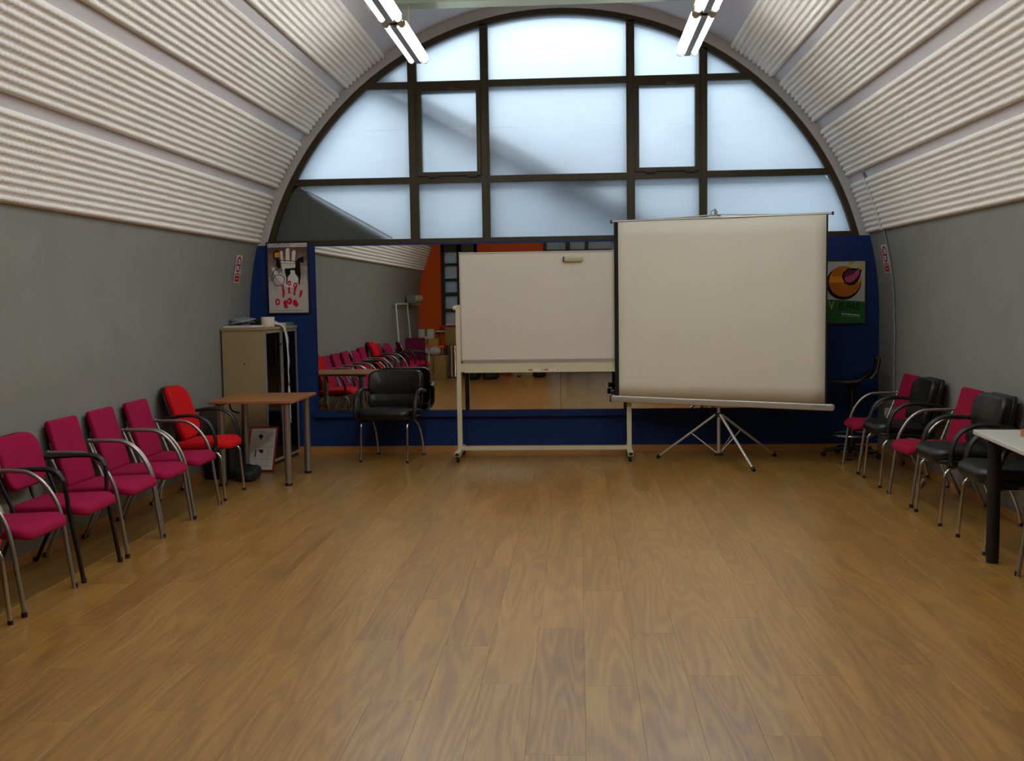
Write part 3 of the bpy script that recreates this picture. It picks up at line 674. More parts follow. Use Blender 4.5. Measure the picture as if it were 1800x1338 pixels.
# ================================================================== CHAIRS   (front = +X, origin on the floor)
def arm_side(b, s, r=0.0125):
    P = spline([(0.25, s*0.262, 0.0), (0.223, s*0.261, 0.20), (0.187, s*0.264, 0.43), (0.12, s*0.264, 0.565), (0.03, s*0.264, 0.640), (-0.06, s*0.264, 0.655), (-0.15, s*0.264, 0.656), (-0.24, s*0.262, 0.655)], 6)
    return b.tube(P, r, 10)
def back_matrix(x, z, tilt): return T(x, 0, z) @ RY(-tilt) @ RY(PI/2) @ RZ(PI/2)   # pad: X->width(Y) , Y->up, Z->forward
def frame_chair(name, label, fm, cloth, back='tall', group=None):
    t = thing(name, label, 'chair', group=group)
    s_ = MB().pad(0.46, 0.46, 0.055, 0.07, 0.022, 0.012, M=T(0.035, 0, 0.408) @ RY(-0.04), fn=lambda p: Vector((p.x, p.y, p.z-0.9*max(p.x-0.13, 0)**2*3)))
    s_.build('seat', cloth, t)
    curve = lambda p: Vector((p.x, p.y, p.z+0.5*p.x*p.x))
    if back == 'tall':
        MB().pad(0.37, 0.43, 0.042, 0.025, 0.016, 0.006, M=back_matrix(-0.236, 0.628, 0.27), fn=curve).build('backrest', cloth, t)
    else:
        bk = MB().pad(0.44, 0.32, 0.045, 0.10, 0.018, 0.006, M=back_matrix(-0.232, 0.655, 0.24), fn=curve).build('backrest', cloth, t)
        o = [(0.225*math.copysign(abs(math.cos(a_))**0.55, math.cos(a_)), 0.163*math.copysign(abs(math.sin(a_))**0.55, math.sin(a_)), 0.5*(0.225*math.cos(a_))**2) for a_ in np.linspace(-0.2, PI+0.2, 26)]
        M_ = back_matrix(-0.238, 0.655, 0.24)
        MB().tube([M_ @ Vector(p) for p in o], 0.006, 6).build('rim', CHROME, bk)
    for s in (-1, 1):
        if back == 'tall': o = arm_side(MB(), s).build('arm_leg', fm, t)
        else:
            o = MB().tube(spline([(0.25, s*0.235, 0.0), (0.215, s*0.235, 0.22), (0.185, s*0.238, 0.40), (0.18, s*0.25, 0.50), (0.165, s*0.262, 0.595), (0.10, s*0.264, 0.640)], 5), 0.0125, 10).build('arm_leg', fm, t)
            MB().tube(spline([(0.172, s*0.262, 0.585), (0.13, s*0.264, 0.640), (0.03, s*0.264, 0.652), (-0.12, s*0.262, 0.645), (-0.235, s*0.25, 0.640)], 5), 0.018, 10, sq=(0.8, 1.2)).build('arm_pad', BLKPLAST, o)
        MB().lathe([(0.015, 0.0), (0.015, 0.022), (0.0135, 0.026)], 12, 0, T(0.25, s*(0.268 if back == 'tall' else 0.235), 0)).build('foot_cap', RUBBER, o)
        lg = MB().tube(fillet([(-0.285, s*0.25, 0.0), (-0.10, s*0.245, 0.376), (0.10, s*0.22, 0.383)], 0.04), 0.0115, 10).build('leg', fm, t)
        MB().lathe([(0.014, 0.0), (0.014, 0.022), (0.0125, 0.026)], 12, 0, T(-0.285, s*0.25, 0)).build('foot_cap', RUBBER, lg)
        MB().tube([(-0.235, s*0.262, 0.667), (-0.12, s*0.248, 0.380)], 0.011, 10).build('back_post', fm, t)
        MB().tube(fillet([(-0.08, s*0.13, 0.385), (-0.215, s*0.13, 0.40), (-0.285, s*0.13, 0.70)], 0.05), 0.010, 8).build('back_support', fm, t)
    MB().tube([(0.10, -0.235, 0.382), (0.10, 0.235, 0.382)], 0.010, 8).build('crossbar', fm, t)
    MB().tube([(-0.11, -0.25, 0.376), (-0.11, 0.25, 0.376)], 0.010, 8).build('crossbar', fm, t)
    return t
def u_leg(s, front):
    if front: return fillet([(0.245, s*0.235, 0.0), (0.215, s*0.232, 0.385), (0.02, s*0.20, 0.400)], 0.07, 7)
    return spline([(-0.285, s*0.24, 0.0), (-0.262, s*0.24, 0.12), (-0.20, s*0.235, 0.26), (-0.10, s*0.225, 0.365), (0.02, s*0.20, 0.400)], 5)
def chrome_legs(t):
    for s in (-1, 1):
        for fr_ in (True, False):
            P = u_leg(s, fr_); lg = MB().tube(P, 0.0118, 10).build('leg', CHROME, t)
            MB().lathe([(0.014, 0.0), (0.014, 0.018), (0.0125, 0.022)], 12, 0, T(P[0].x, P[0].y, 0)).build('foot_cap', RUBBER, lg)
    MB().box(-0.16, 0.17, -0.205, -0.165, 0.385, 0.412).box(-0.16, 0.17, 0.165, 0.205, 0.385, 0.412).box(-0.03, 0.03, -0.17, 0.17, 0.388, 0.404).build('seat_frame', BLKPLAST, t)
def loop_arm(t, s, m, yo=0.272, rr=0.017):
    P = spline([(-0.215, s*(yo-0.02), 0.655), (-0.10, s*yo, 0.675), (0.0, s*yo, 0.682), (0.085, s*yo, 0.664), (0.150, s*yo, 0.615), (0.185, s*yo, 0.535), (0.195, s*(yo-0.004), 0.46), (0.16, s*(yo-0.03), 0.415), (0.06, s*(yo-0.06), 0.405)], 5)
    MB().tube(P, rr, 10, sq=(0.8, 1.25)).build('armrest', m, t)
def red_chair(name, label, cloth, group=None):
    t = thing(name, label, 'chair', group=group)
    MB().pad(0.47, 0.47, 0.06, 0.12, 0.025, 0.012, M=T(0.035, 0, 0.437) @ RY(-0.05), fn=lambda p: Vector((p.x, p.y, p.z-2.4*max(p.x-0.13, 0)**2))).build('seat', cloth, t)
    MB().pad(0.45, 0.45, 0.02, 0.10, 0.008, M=T(0.025, 0, 0.404) @ RY(-0.05)).build('seat_shell', BLKPLAST, t)
    curve = lambda p: Vector((p.x, p.y, p.z+1.2*p.x*p.x+0.25*max(-p.y, 0)**2))
    MB().pad(0.40, 0.45, 0.055, 0.12, 0.022, 0.010, M=back_matrix(-0.205, 0.675, 0.28), fn=curve, taper=-0.12).build('backrest', cloth, t)
    MB().pad(0.41, 0.46, 0.02, 0.12, 0.009, M=back_matrix(-0.241, 0.668, 0.28), fn=curve, taper=-0.12).build('back_shell', BLKPLAST, t)
    for s in (-1, 1): loop_arm(t, s, BLKPLAST, 0.268)
    MB().box(-0.22, -0.10, -0.05, 0.05, 0.405, 0.425).box(-0.235, -0.20, -0.05, 0.05, 0.41, 0.60, M=T(0.02, 0, 0) @ RY(0)).build('back_bracket', BLKPLAST, t)
    chrome_legs(t); return t
def leather_chair(name, label, wide=False, group=None):
    t = thing(name, label, 'chair', group=group); W_ = 0.56 if wide else 0.50
    MB().pad(0.50, W_-0.03, 0.075, 0.09, 0.03, 0.016, M=T(0.03, 0, 0.470) @ RY(-0.06), fn=lambda p: Vector((p.x, p.y, p.z-2.2*max(p.x-0.14, 0)**2))).build('seat', LEATHER, t)
    MB().pad(0.48, W_-0.03, 0.035, 0.09, 0.014, M=T(0.025, 0, 0.420) @ RY(-0.05)).build('seat_shell', LEATHER, t)
    curve = lambda p: Vector((p.x, p.y, p.z+0.9*p.x*p.x))
    MB().pad(W_, 0.26, 0.085, 0.085, 0.035, 0.016, M=back_matrix(-0.215, 0.725, 0.20), fn=curve).build('back_cushion', LEATHER, t)
    MB().pad(W_-0.02, 0.15, 0.065, 0.05, 0.028, 0.010, M=back_matrix(-0.165, 0.555, 0.16), fn=curve).build('lumbar_cushion', LEATHER, t)
    MB().pad(W_-0.01, 0.42, 0.035, 0.09, 0.014, 0.004, M=back_matrix(-0.246, 0.650, 0.20), fn=curve).build('back_shell', LEATHER, t)
    for s in (-1, 1): loop_arm(t, s, BLKPLAST, W_/2+0.020, 0.019)
    chrome_legs(t); return t

GL, GR = 'chairs lined up along the left wall', 'chairs lined up along the right wall'
XC_L, XC_R = -3.035, 2.645
c = frame_chair('fabric_armchair', 'cerise chair with silver tube arms, directly beside the red chair', STEEL, CERISE, 'tall', GL); c.location = (XC_L, 7.62, 0)
base_c = c
dup(base_c, (XC_L-0.005, 7.05, 0), 0.01, 'cerise chair with silver tube arms, second from the red chair on the left', GL)
dup(base_c, (XC_L, 6.49, 0), -0.01, 'cerise chair with tall back, between a silver armed and a black framed chair', GL)
dup(base_c, (XC_L-0.01, 5.285, 0), 0.0, 'cerise chair with silver tube arms cut by the left photo edge', GL)
dup(base_c, (XC_L, 4.05, 0), 0.0, 'cerise silver armed chair shown only in the mirror, past the second red chair', GL)
rc = red_chair('fabric_armchair', 'red chair with rounded back and black arms beside the brown table', RED, GL); rc.location = (XC_L, 8.27, 0)
dup(rc, (XC_L-0.01, 4.66, 0), 0.0, 'second red chair with rounded back, its chrome leg at the left photo edge', GL)
bc = frame_chair('fabric_armchair', 'cerise chair with black frame and low rounded back in the left row', BLKTUBE, CERISE, 'round', GL); bc.location = (XC_L-0.008, 5.89, 0)
dup(bc, (-2.93, 2.72, 0), -0.35, 'cerise chair with black legs turned away from the row, near the easel in the mirror', GL)
dup(bc, (XC_L+0.02, 3.42, 0), 0.05, 'cerise chair with black armrests in the mirror, next to the crimson back', GL)
mc = frame_chair('fabric_armchair', 'crimson backed chair with a red seat facing the mirror, beside the cardboard boxes', STEEL, mat('shaded_crimson_fabric', '#5c1230', 0.9, spec=0.15), 'tall', GL); next(o for o in bpy.data.objects if o.parent == mc and o.name.startswith('seat')).data.materials[0] = RED; mc.location = (-3.0, 2.05, 0); mc.rotation_euler = (0, 0, PI/2-0.1)  # one fabric: back coloured darker for shade, seat brighter for light

r1 = frame_chair('fabric_armchair', 'crimson chair with silver arms, farthest in the right row beside the bar stool', STEEL, CERISE2, 'tall', GR); r1.location = (XC_R, 9.43, 0); r1.rotation_euler = (0, 0, PI)
dup(r1, (XC_R+0.005, 8.00, 0), PI+0.01, 'crimson chair with silver arms between the two nearer black leather chairs', GR)
dup(r1, (XC_R, 5.58, 0), PI, 'crimson chair half hidden behind the white table at the right photo edge', GR)
lc = leather_chair('leather_armchair', 'black leather chair between the two crimson chairs of the right row', False, GR); lc.location = (XC_R, 8.76, 0); lc.rotation_euler = (0, 0, PI)
dup(lc, (XC_R-0.005, 7.35, 0), PI+0.02, 'black leather chair right beside the nearer crimson chair in the right row', GR)
dup(lc, (XC_R, 6.55, 0), PI-0.02, 'black leather chair partly behind the black leg of the white table', GR)
ac = leather_chair('leather_armchair', 'wide black leather armchair in front of the mirror, left of the whiteboard', True); ac.location = (-1.845, 10.17, 0); ac.rotation_euler = (0, 0, -PI/2-0.15)

# ================================================================== BROWN TABLE
t = thing('side_table', 'square brown table on four silver legs in front of the beige cabinet', 'table', (-2.755, 9.03, 0), 0.0)
MB().pad(0.72, 0.80, 0.024, 0.012, 0.004, M=T(0, 0, 0.718)).build('tabletop', TABLEWOOD, t)
for sx in (-1, 1):
    for sy in (-1, 1):
        lg = MB().lathe([(0.030, 0.02), (0.030, 0.70)], 20, 0, T(sx*0.285, sy*0.32, 0)).build('leg', STEEL, t)
        MB().lathe([(0.031, 0.0), (0.031, 0.022)], 20, 0, T(sx*0.285, sy*0.32, 0)).build('foot_cap', RUBBER, lg)
        MB().lathe([(0.055, 0.696), (0.055, 0.706)], 20, 0, T(sx*0.285, sy*0.32, 0)).build('mounting_plate', BLKPLAST, lg)
MB().tube(fillet([(-0.25, -0.20, 0.70), (-0.235, -0.20, 0.63), (-0.20, -0.10, 0.60)], 0.05), 0.008, 6).build('bracket', BLKTUBE, t)

# ================================================================== CABINET
cb = thing('cabinet', 'beige office cabinet with smoked glass doors in the left far corner', 'cabinet', (-3.335, 9.66, 0), -0.085)
# local: side panel along X (0..0.43) faces -Y, doors face +X along Y (0..0.86)
bw, bd, bh = 0.405, 0.84, 1.32
MB().box(0, bw, 0, 0.02, 0.03, bh-0.025).build('side_panel', BEIGE, cb)
MB().box(0, bw, bd-0.02, bd, 0.03, bh-0.025).build('side_panel', BEIGE, cb)
MB().box(0, 0.012, 0.02, bd-0.02, 0.03, bh-0.025).build('back_panel', BEIGE, cb)
MB().box(-0.005, bw+0.022, -0.008, bd+0.008, bh-0.025, bh).build('top', BEIGE, cb)
MB().box(0.0, bw, 0.0, bd, 0.0, 0.03).build('plinth', BLKPLAST, cb)
for z in (0.36, 0.68, 1.0): MB().box(0.012, bw-0.03, 0.02, bd-0.02, z, z+0.018).build('shelf', mat('dark_shelf', '#4c4636', 0.6), cb)
MB().lathe([(0.008, 0), (0.008, 0.002)], 12, 0, T(bw*0.53, 0.0, 0.98) @ RX(PI/2)).build('cable_hole', RUBBER, cb)
for ya, yb, s in ((0.0, bd/2-0.002, 1), (bd/2+0.002, bd, -1)):
    dr = MB(); fw_ = 0.026; X0, X1 = bw, bw+0.02; Z0, Z1 = 0.035, bh-0.03
    dr.box(X0, X1, ya, ya+fw_, Z0, Z1).box(X0, X1, yb-fw_, yb, Z0, Z1).box(X0, X1, ya+fw_, yb-fw_, Z0, Z0+fw_).box(X0, X1, ya+fw_, yb-fw_, Z1-fw_, Z1)
    do = dr.build('door', ALU, cb); MB().box(bw+0.008, bw+0.013, ya+fw_, yb-fw_, Z0+fw_, Z1-fw_).build('glass', SMOKE, do)
    yk = yb-0.013 if s > 0 else ya+0.013
    if s > 0:
        MB().lathe([(0.006, 0), (0.006, 0.014), (0.012, 0.016), (0.012, 0.024)], 12, 0, T(bw+0.02, yk, 0.90) @ RY(PI/2)).build('knob', CHROME, do)
        MB().tube([(bw+0.028, yk-0.045, 1.15), (bw+0.028, yk+0.045, 1.15)], 0.007, 8).build('latch', CHROME, do)
def onto(t_, x, y, z): return t_.matrix_basis @ Vector((x, y, z))
bpy.context.view_layer.update()
CT = lambda x, y, z=bh: Matrix.Translation((-3.335, 9.66, 0)) @ RZ(-0.085) @ Vector((x, y, z))
# books/files behind the glass
for k, (y_, z_, w_, h_, col) in enumerate([(0.06, 0.38, 0.10, 0.22, 'blue'), (0.18, 0.38, 0.09, 0.25, 'darkred'), (0.52, 0.38, 0.12, 0.24, 'grey'), (0.08, 0.70, 0.14, 0.20, 'pale'), (0.55, 0.70, 0.10, 0.23, 'green')]):
    p = CT(0.20, y_+w_/2, z_); o = thing('file_binder', '%s file binder behind the smoked cabinet glass on the %s shelf' % ({'blue': 'dark blue', 'darkred': 'dark red', 'grey': 'grey', 'pale': 'pale', 'green': 'green'}[col], 'lower' if z_ < 0.5 else 'upper'), 'binder', p, -0.085, 'binders inside the cabinet')
    MB().box(-0.13, 0.12, -w_/2+0.006, w_/2-0.006, 0.004, h_-0.004).build('pages', WPAPER, o)
    MB().box(-0.135, 0.13, -w_/2, -w_/2+0.005, 0, h_).box(-0.135, 0.13, w_/2-0.005, w_/2, 0, h_).box(0.122, 0.132, -w_/2, w_/2, 0, h_).build('cover', INK[col], o)
# things on top of the cabinet
p = CT(0.34, 0.30); ro = thing('paper_roll', 'thick roll of white paper on top of the cabinet, its end hanging down the doors', 'paper roll', p, -0.085)
MB().lathe([(0.020, 0.0), (0.061, 0.0), (0.063, 0.004), (0.063, 0.089), (0.061, 0.093), (0.020, 0.093), (0.020, 0.002)], 28).build('roll', mat('roll_paper', '#dccfc0', 0.85), ro)
tail = []
path = spline([(0.020, 0.066, 0.050), (0.060, 0.10, 0.030), (0.098, 0.135, 0.010), (0.120, 0.150, -0.06), (0.132, 0.16, -0.25), (0.128, 0.165, -0.45), (0.124, 0.175, -0.58)], 6)
n_ = len(path)
tb = MB(); vs_ = []; fs = []
for i, q in enumerate(path):
    f_ = i/(n_-1); wd = 0.055*(1-f_)+0.006
    vs_ += [(q.x, q.y-wd, q.z-0.012*(1-f_)), (q.x+0.004*math.sin(i), q.y+wd, q.z)]
for i in range(n_-1): fs.append((2*i, 2*i+1, 2*i+3, 2*i+2))
to_ = tb.add(vs_, fs, 0, True).build('paper_tail', WPAPER, ro); sm_ = to_.modifiers.new('thick', 'SOLIDIFY'); sm_.thickness = 0.003
st_ = MB().tube([(0.124, 0.175, -0.58), (0.122, 0.18, -0.62), (0.128, 0.185, -0.70), (0.122, 0.19, -0.80), (0.126, 0.195, -0.95)], [0.006, 0.012, 0.007, 0.009, 0.004], 6).build('twisted_end', WPAPER, ro)
def sheets(x, y, rz, w, d, h, m, name, label, cat):
    b = MB(); fn = lambda p: Vector((p.x, p.y, p.z+0.012*math.sin(p.x*16+y*20)*abs(p.x)*4*(1 if p.x > 0 else 0.5)))
    b.pad(w, d, h, 0.004, 0.001, M=T(0, 0, h/2+0.002), fn=lambda p: Vector((p.x, p.y, p.z)))
    q = CT(x, y); o = b.build(name, m, None, q, (0, 0, rz-0.085)); tag(o, label, cat); return o
sheets(0.055, 0.20, 0.15, 0.16, 0.30, 0.012, WPAPER, 'paper_stack', 'white papers at the wall end of the cabinet top', 'papers')
sheets(0.235, 0.17, -0.12, 0.14, 0.28, 0.014, WPAPER, 'folder', 'pale folder lying on the cabinet top before the paper roll', 'folder')
q = CT(0.15, 0.30); gp = MB()
for k in range(3): gp.pad(0.18, 0.20, 0.008, 0.01, 0.003, M=T(0, 0.0, 0.034+0.016*k) @ RZ(0.4*k) @ RX(0.07*(k-1)), fn=lambda p: Vector((p.x, p.y, p.z+0.02*math.sin(p.x*30))))
tag(gp.build('crumpled_paper', GREYPAPER, None, q+Vector((-0.06, 0, 0.006))), 'crumpled grey plastic sheet heaped on the cabinet top', 'plastic sheet')
cbl = MB(); pts = []
for k in range(90):
    a_ = k*0.55; pts.append((0.085*math.cos(a_)*(0.4+0.6*abs(math.sin(k*0.37))), 0.09*math.sin(a_*1.07), 0.022+0.03*(0.5+0.5*math.sin(k*0.9))+0.010*math.sin(k*0.31)))
cbl.tube(spline(pts, 3), 0.006, 6); tag(cbl.build('cable_tangle', RUBBER, None, CT(0.17, 0.56)), 'tangle of black cable on top of the cabinet', 'cable')
q = CT(0.335, 0.50); tag(MB().pad(0.14, 0.20, 0.03, 0.03, 0.012, 0.004, M=T(0, 0, 0.017) @ RZ(0.5)).build('cloth_bundle', mat('pale_cloth', '#b7b4a4', 0.9), None, q+Vector((0.0, 0.06, 0))), 'pale cloth bundle on the cabinet behind the paper roll', 'cloth')
tag(MB().box(-0.05, 0.05, -0.07, 0.07, 0.0, 0.03).build('green_box', mat('teal_card', '#4e7a70', 0.6), None, CT(0.355, 0.76)), 'small teal box at the far end of the cabinet top', 'box')

# red-framed boards leaning by the cabinet
bd_ = thing('framed_board', 'red framed white plan board leaning on the cabinet side under the table', 'board', (-2.938, 9.41, 0.005))
bd_.rotation_euler = (-0.48, 0, 0.0); w_, h_ = 0.264, 0.435
frame_box(bd_, w_, h_, -0.014, 0.012, REDPL); 
for o in [o for o in bpy.data.objects if o.parent == bd_]: o.location = (0, 0, h_/2)
MB().box(-w_/2+0.01, w_/2-0.01, -0.008, -0.002, -h_/2+0.01, h_/2-0.01).build('sheet', WPAPER, bd_, (0, 0, h_/2))
A = Art(w_-0.024, h_-0.024)
A.shape([(0.30, 0.20), (0.40, 0.14), (0.50, 0.20), (0.42, 0.28)], 'blue'); A.shape([(0.36, 0.52), (0.56, 0.52), (0.56, 0.60), (0.44, 0.60)], 'blue'); A.shape([(0.24, 0.52), (0.29, 0.52), (0.29, 0.70), (0.24, 0.70)], 'brown')
for (a_, b_) in (((0.2, 0.45), (0.95, 0.45)), ((0.55, 0.45), (0.55, 0.9)), ((0.75, 0.5), (0.75, 0.9)), ((0.2, 0.75), (0.9, 0.75)), ((0.2, 0.9), (0.9, 0.9)), ((0.3, 0.8), (0.5, 0.95))): A.line([a_, b_], 'grey', 0.0025)
for k in range(7): A.line([(0.62, 0.14+0.035*k), (0.85+0.02*(k % 3), 0.14+0.035*k)], 'grey', 0.003)
for k in range(3): A.line([(0.32, 0.08+0.02*k), (0.6, 0.08+0.02*k)], 'grey', 0.0025)
A.done(bd_, -0.0085).location = (0, -0.0085, h_/2)
b2 = thing('framed_board', 'dark glazed board with maroon frame leaning on the left wall behind the table', 'board', (XL+0.06, 9.16, 0.335), 0)
b2.rotation_euler = (0, 0.05, 0)
MB().box(-0.012, 0.0, -0.24, 0.24, 0.0, 0.28).build('panel', mat('dark_glazing', '#3c4046', 0.12), b2)
MB().box(-0.016, 0.006, 0.24, 0.255, -0.015, 0.295).box(-0.016, 0.006, -0.255, -0.24, -0.015, 0.295).box(-0.016, 0.006, -0.24, 0.24, -0.015, 0.0).box(-0.016, 0.006, -0.24, 0.24, 0.28, 0.295).build('frame', mat('maroon_frame', '#6a1a38', 0.5), b2)
cr = thing('storage_crate', 'dark plastic crate on the floor by the left wall, under the leaning board', 'crate', (XL+0.165, 9.22, 0))
MB().box(-0.11, 0.11, -0.2, 0.2, 0.0, 0.012).box(-0.11, 0.11, -0.2, -0.188, 0, 0.30).box(-0.11, 0.11, 0.188, 0.2, 0, 0.30).box(-0.11, -0.098, -0.188, 0.188, 0, 0.30).box(0.098, 0.11, -0.188, 0.188, 0, 0.30).build('tub', BLKPLAST, cr)
MB().box(-0.115, 0.115, -0.205, 0.205, 0.30, 0.325).build('lid', BLKPLAST, cr)
def soft_bag(name, label, loc, w, d, h, m, rz=0.0):
    o = thing(name, label, 'bag', loc, rz)
    def fn(p): return Vector((p.x*(1+0.12*math.sin(9*p.z+3*p.y)), p.y*(1+0.1*math.sin(11*p.x+7*p.z)), max(p.z*(1+0.12*math.sin(8*p.x+5*p.y)), -h/2)))
    MB().pad(w, d, h, min(w, d)*0.4, h*0.35, h*0.12, M=T(0, 0, h/2), fn=fn).build('body', m, o)
    MB().tube(spline([(-w*0.22, 0, h*0.97), (-w*0.15, 0.02, h*1.22), (w*0.15, 0.02, h*1.22), (w*0.22, 0, h*0.97)], 6), 0.009, 6).build('strap', m, o)
    return o
soft_bag('duffel_bag', 'dark green bag slumped on the floor under the brown table', (-2.93, 9.03, 0), 0.20, 0.36, 0.10, DKGREEN, 0.15)

# ================================================================== WHITEBOARD
wb = thing('rolling_whiteboard', 'whiteboard on a cream rolling stand in front of the mirror', 'whiteboard', (-0.365, 10.2, 0), 0.0)
X0, X1 = -0.825, 0.825
for sx, xx in ((-1, X0+0.02), (1, X1+0.02)):
    MB().box(xx-0.022, xx+0.022, -0.02, 0.02, 0.075, 1.50).build('post', CREAM, wb)
    MB().box(xx-0.024, xx+0.024, -0.30, 0.27, 0.055, 0.095).build('foot', CREAM, wb)
    MB().box(xx-0.018, xx+0.018, -0.302, -0.30, 0.061, 0.089).build('end_plug', BLKPLAST, wb)
    for yy in (-0.27, 0.24):
        ca = MB().lathe([(0.010, -0.014), (0.022, -0.014), (0.026, -0.009), (0.026, 0.009), (0.022, 0.014), (0.010, 0.014)], 18, 0, T(xx-sx*0.005, yy, 0.026) @ RY(PI/2)).build('castor', RUBBER, wb)
        MB().box(xx-0.022, xx+0.022, yy-0.02, yy+0.014, 0.040, 0.056).build('fork', BLKPLAST, ca)
    MB().lathe([(0.02, 0), (0.024, 0.01), (0.02, 0.03)], 14, 0, T(xx-sx*0.0-0.02*sx*-1, -0.0, 1.47) @ RY(sx*PI/2)).build('pivot_knob', CREAM, wb)
MB().box(X0, X1+0.02, -0.016, 0.016, 0.078, 0.115).build('bottom_rail', CREAM, wb)
MB().lathe([(0.006, 0), (0.006, 0.004)], 10, 0, T(-0.0, -0.016, 0.095) @ RX(PI/2)).build('bolt', GREYMET, wb)
# tray rail
tr = MB(); tr.box(X0+0.04, X1, -0.02, 0.02, 0.846, 0.928); tr.box(X0+0.08, X1, -0.055, -0.02, 0.842, 0.852); tr.box(X0+0.08, X1, -0.057, -0.053, 0.842, 0.86); tr.build('pen_tray', CREAM, wb)
MB().box(X0+0.06, X1, -0.012, 0.010, 0.926, 0.953).build('under_rail', ALU, wb)
# board
zb0, zb1, xb0, xb1 = 0.952, 2.005, -0.785, 0.81
MB().box(xb0+0.012, xb1-0.012, -0.010, 0.012, zb0+0.012, zb1-0.012).build('board', BOARDW, wb)
fb = MB(); fb.box(xb0, xb1, -0.014, 0.016, zb1-0.014, zb1).box(xb0, xb1, -0.014, 0.016, zb0, zb0+0.014).box(xb0, xb0+0.013, -0.014, 0.016, zb0+0.014, zb1-0.014).box(xb1-0.013, xb1, -0.014, 0.016, zb0+0.014, zb1-0.014)
fb.build('board_frame', ALU, wb)
for sx in (xb0+0.006, xb1-0.006):
    for zz_ in (zb0+0.006, zb1-0.006): MB().pad(0.022, 0.022, 0.034, 0.006, 0.003, M=T(sx, 0.001, zz_) @ RX(PI/2)).build('corner_cap', GREYMET, wb)
# eraser and pens
er = thing('board_eraser', 'cream eraser stuck to the whiteboard near its top', 'eraser', (-0.050, 10.178, 1.925), 0)
MB().pad(0.185, 0.052, 0.034, 0.022, 0.012, 0.003, M=T(0, -0.005, 0) @ RX(PI/2)).build('grip', mat('cream_eraser', '#b9b58e', 0.5), er)
MB().box(-0.085, 0.085, 0.006, 0.012, -0.022, 0.022).build('felt_pad', mat('eraser_felt', '#5b5a50', 0.95), er)
MB().pad(0.014, 0.050, 0.036, 0.006, 0.004, M=T(-0.088, -0.004, 0) @ RX(PI/2)).build('end_cap', BLKPLAST, er)
for xx, lb in ((-0.433, 'left one of two red capped white markers lying on the whiteboard tray'), (-0.28, 'right one of two red capped white markers lying on the whiteboard tray')):
    mk = thing('board_marker', lb, 'marker', (xx, 10.163, 0.860), 0, 'markers on the whiteboard tray')
    MB().lathe([(0.007, 0.0), (0.008, 0.005), (0.008, 0.075), (0.006, 0.082)], 12, 0, T(-0.015, 0, 0) @ RY(PI/2)).build('barrel', WPAPER, mk)
    MB().lathe([(0.0085, 0.0), (0.0085, 0.038), (0.0075, 0.042)], 12, 0, T(-0.057, 0, 0) @ RY(PI/2)).build('cap', INK['darkred'], mk)
    MB().lathe([(0.0065, 0.0), (0.0065, 0.008)], 12, 0, T(0.067, 0, 0) @ RY(PI/2)).build('end_plug', BLKPLAST, mk)

# ================================================================== PROJECTION SCREEN
TH = -math.radians(16.5)
ps = thing('projection_screen', 'large portable projection screen on a silver tripod beside the whiteboard', 'projection screen', (1.29, 9.86, 0), TH)
def sp(x, z): return x, z
# local X along the screen, +Y away from camera
HX = 1.005
fz = [(-0.985, 2.262), (0.965, 2.258), (0.965, 0.585), (-0.985, 0.605)]
fab = MB(); nx, nz = 16, 12; vs_ = []; fs = []
for j in range(nz+1):
    for i in range(nx+1):
        u, w_ = i/nx, j/nz; z0_ = 0.600*(1-u)+0.575*u; z1_ = 2.262*(1-u)+2.262*u
        vs_.append((-0.985+u*1.955, -0.008+0.004*math.sin(u*9)*math.sin(w_*4), z0_+(z1_-z0_)*w_))
for j in range(nz):
    for i in range(nx): q = j*(nx+1)+i; fs.append((q, q+1, q+nx+2, q+nx+1))
fo = fab.add(vs_, fs, 0, True).build('screen_fabric', SCREENW, ps); sm_ = fo.modifiers.new('thick', 'SOLIDIFY'); sm_.thickness = 0.002; sm_.offset = 1
for xa, xb, z0_, z1_ in ((-0.985, -0.945, 0.600, 2.262), (0.955, 0.970, 0.577, 2.262)):
    MB().box(xa, xb, -0.0115, -0.0085 if xa < 0 else -0.0075, z0_, z1_).build('black_border', mat('screen_black_border', '#0f0f0f', 0.85), fo)
MB().tube([(-1.0, -0.006, 2.272), (1.0, -0.006, 2.268)], 0.011, 10).build('top_bar', ALU, ps)
MB().tube([(-0.56, 0.008, 2.276), (0.02, 0.012, 2.300), (0.58, 0.008, 2.276)], 0.007, 8).build('hanger_bar', ALU, ps)
for s in (-1, 1): MB().tube([(s*1.0, -0.006, 2.270), (s*1.018, -0.006, 2.270)], 0.016, 10).build('end_cap', BLKPLAST, ps)
hk = MB().tube([(-0.04+0.03*math.cos(a_), 0.004, 2.315+0.026*math.sin(a_)) for a_ in np.linspace(0, 2*PI, 14)[:-1]], 0.004, 6, closed=True); hk.tube([(-0.03, 0.01, 2.30), (-0.03, 0.01, 2.352)], [0.012, 0.008], 8); hk.build('hook', GREYMET, ps)
hz0, hz1 = 0.578, 0.535       # the case hangs a little lower at the right
ca_ = math.atan2(hz1-hz0, 2.06)
MB().pad(2.07, 0.062, 0.055, 0.024, 0.010, M=T(0.005, 0.01, (hz0+hz1)/2+0.003) @ RY(-ca_) @ RX(PI/2)).build('case', ALU, ps)
MB().pad(0.016, 0.064, 0.058, 0.026, 0.006, M=T(-1.03, 0.01, hz0+0.002) @ RY(-ca_) @ RX(PI/2)).build('end_cap', BLKPLAST, ps)
MB().box(0.85, 0.97, -0.0185, -0.0175, 0.545, 0.559).build('maker_plate', GREYPAPER, ps)
MB().tube([(-1.035, 0.03, 0.645), (-1.0, 0.03, 0.645)], 0.028, 12).build('knob', BLKPLAST, ps); MB().box(-1.0, -0.96, 0.02, 0.04, 0.58, 0.66).build('bracket', BLKPLAST, ps)
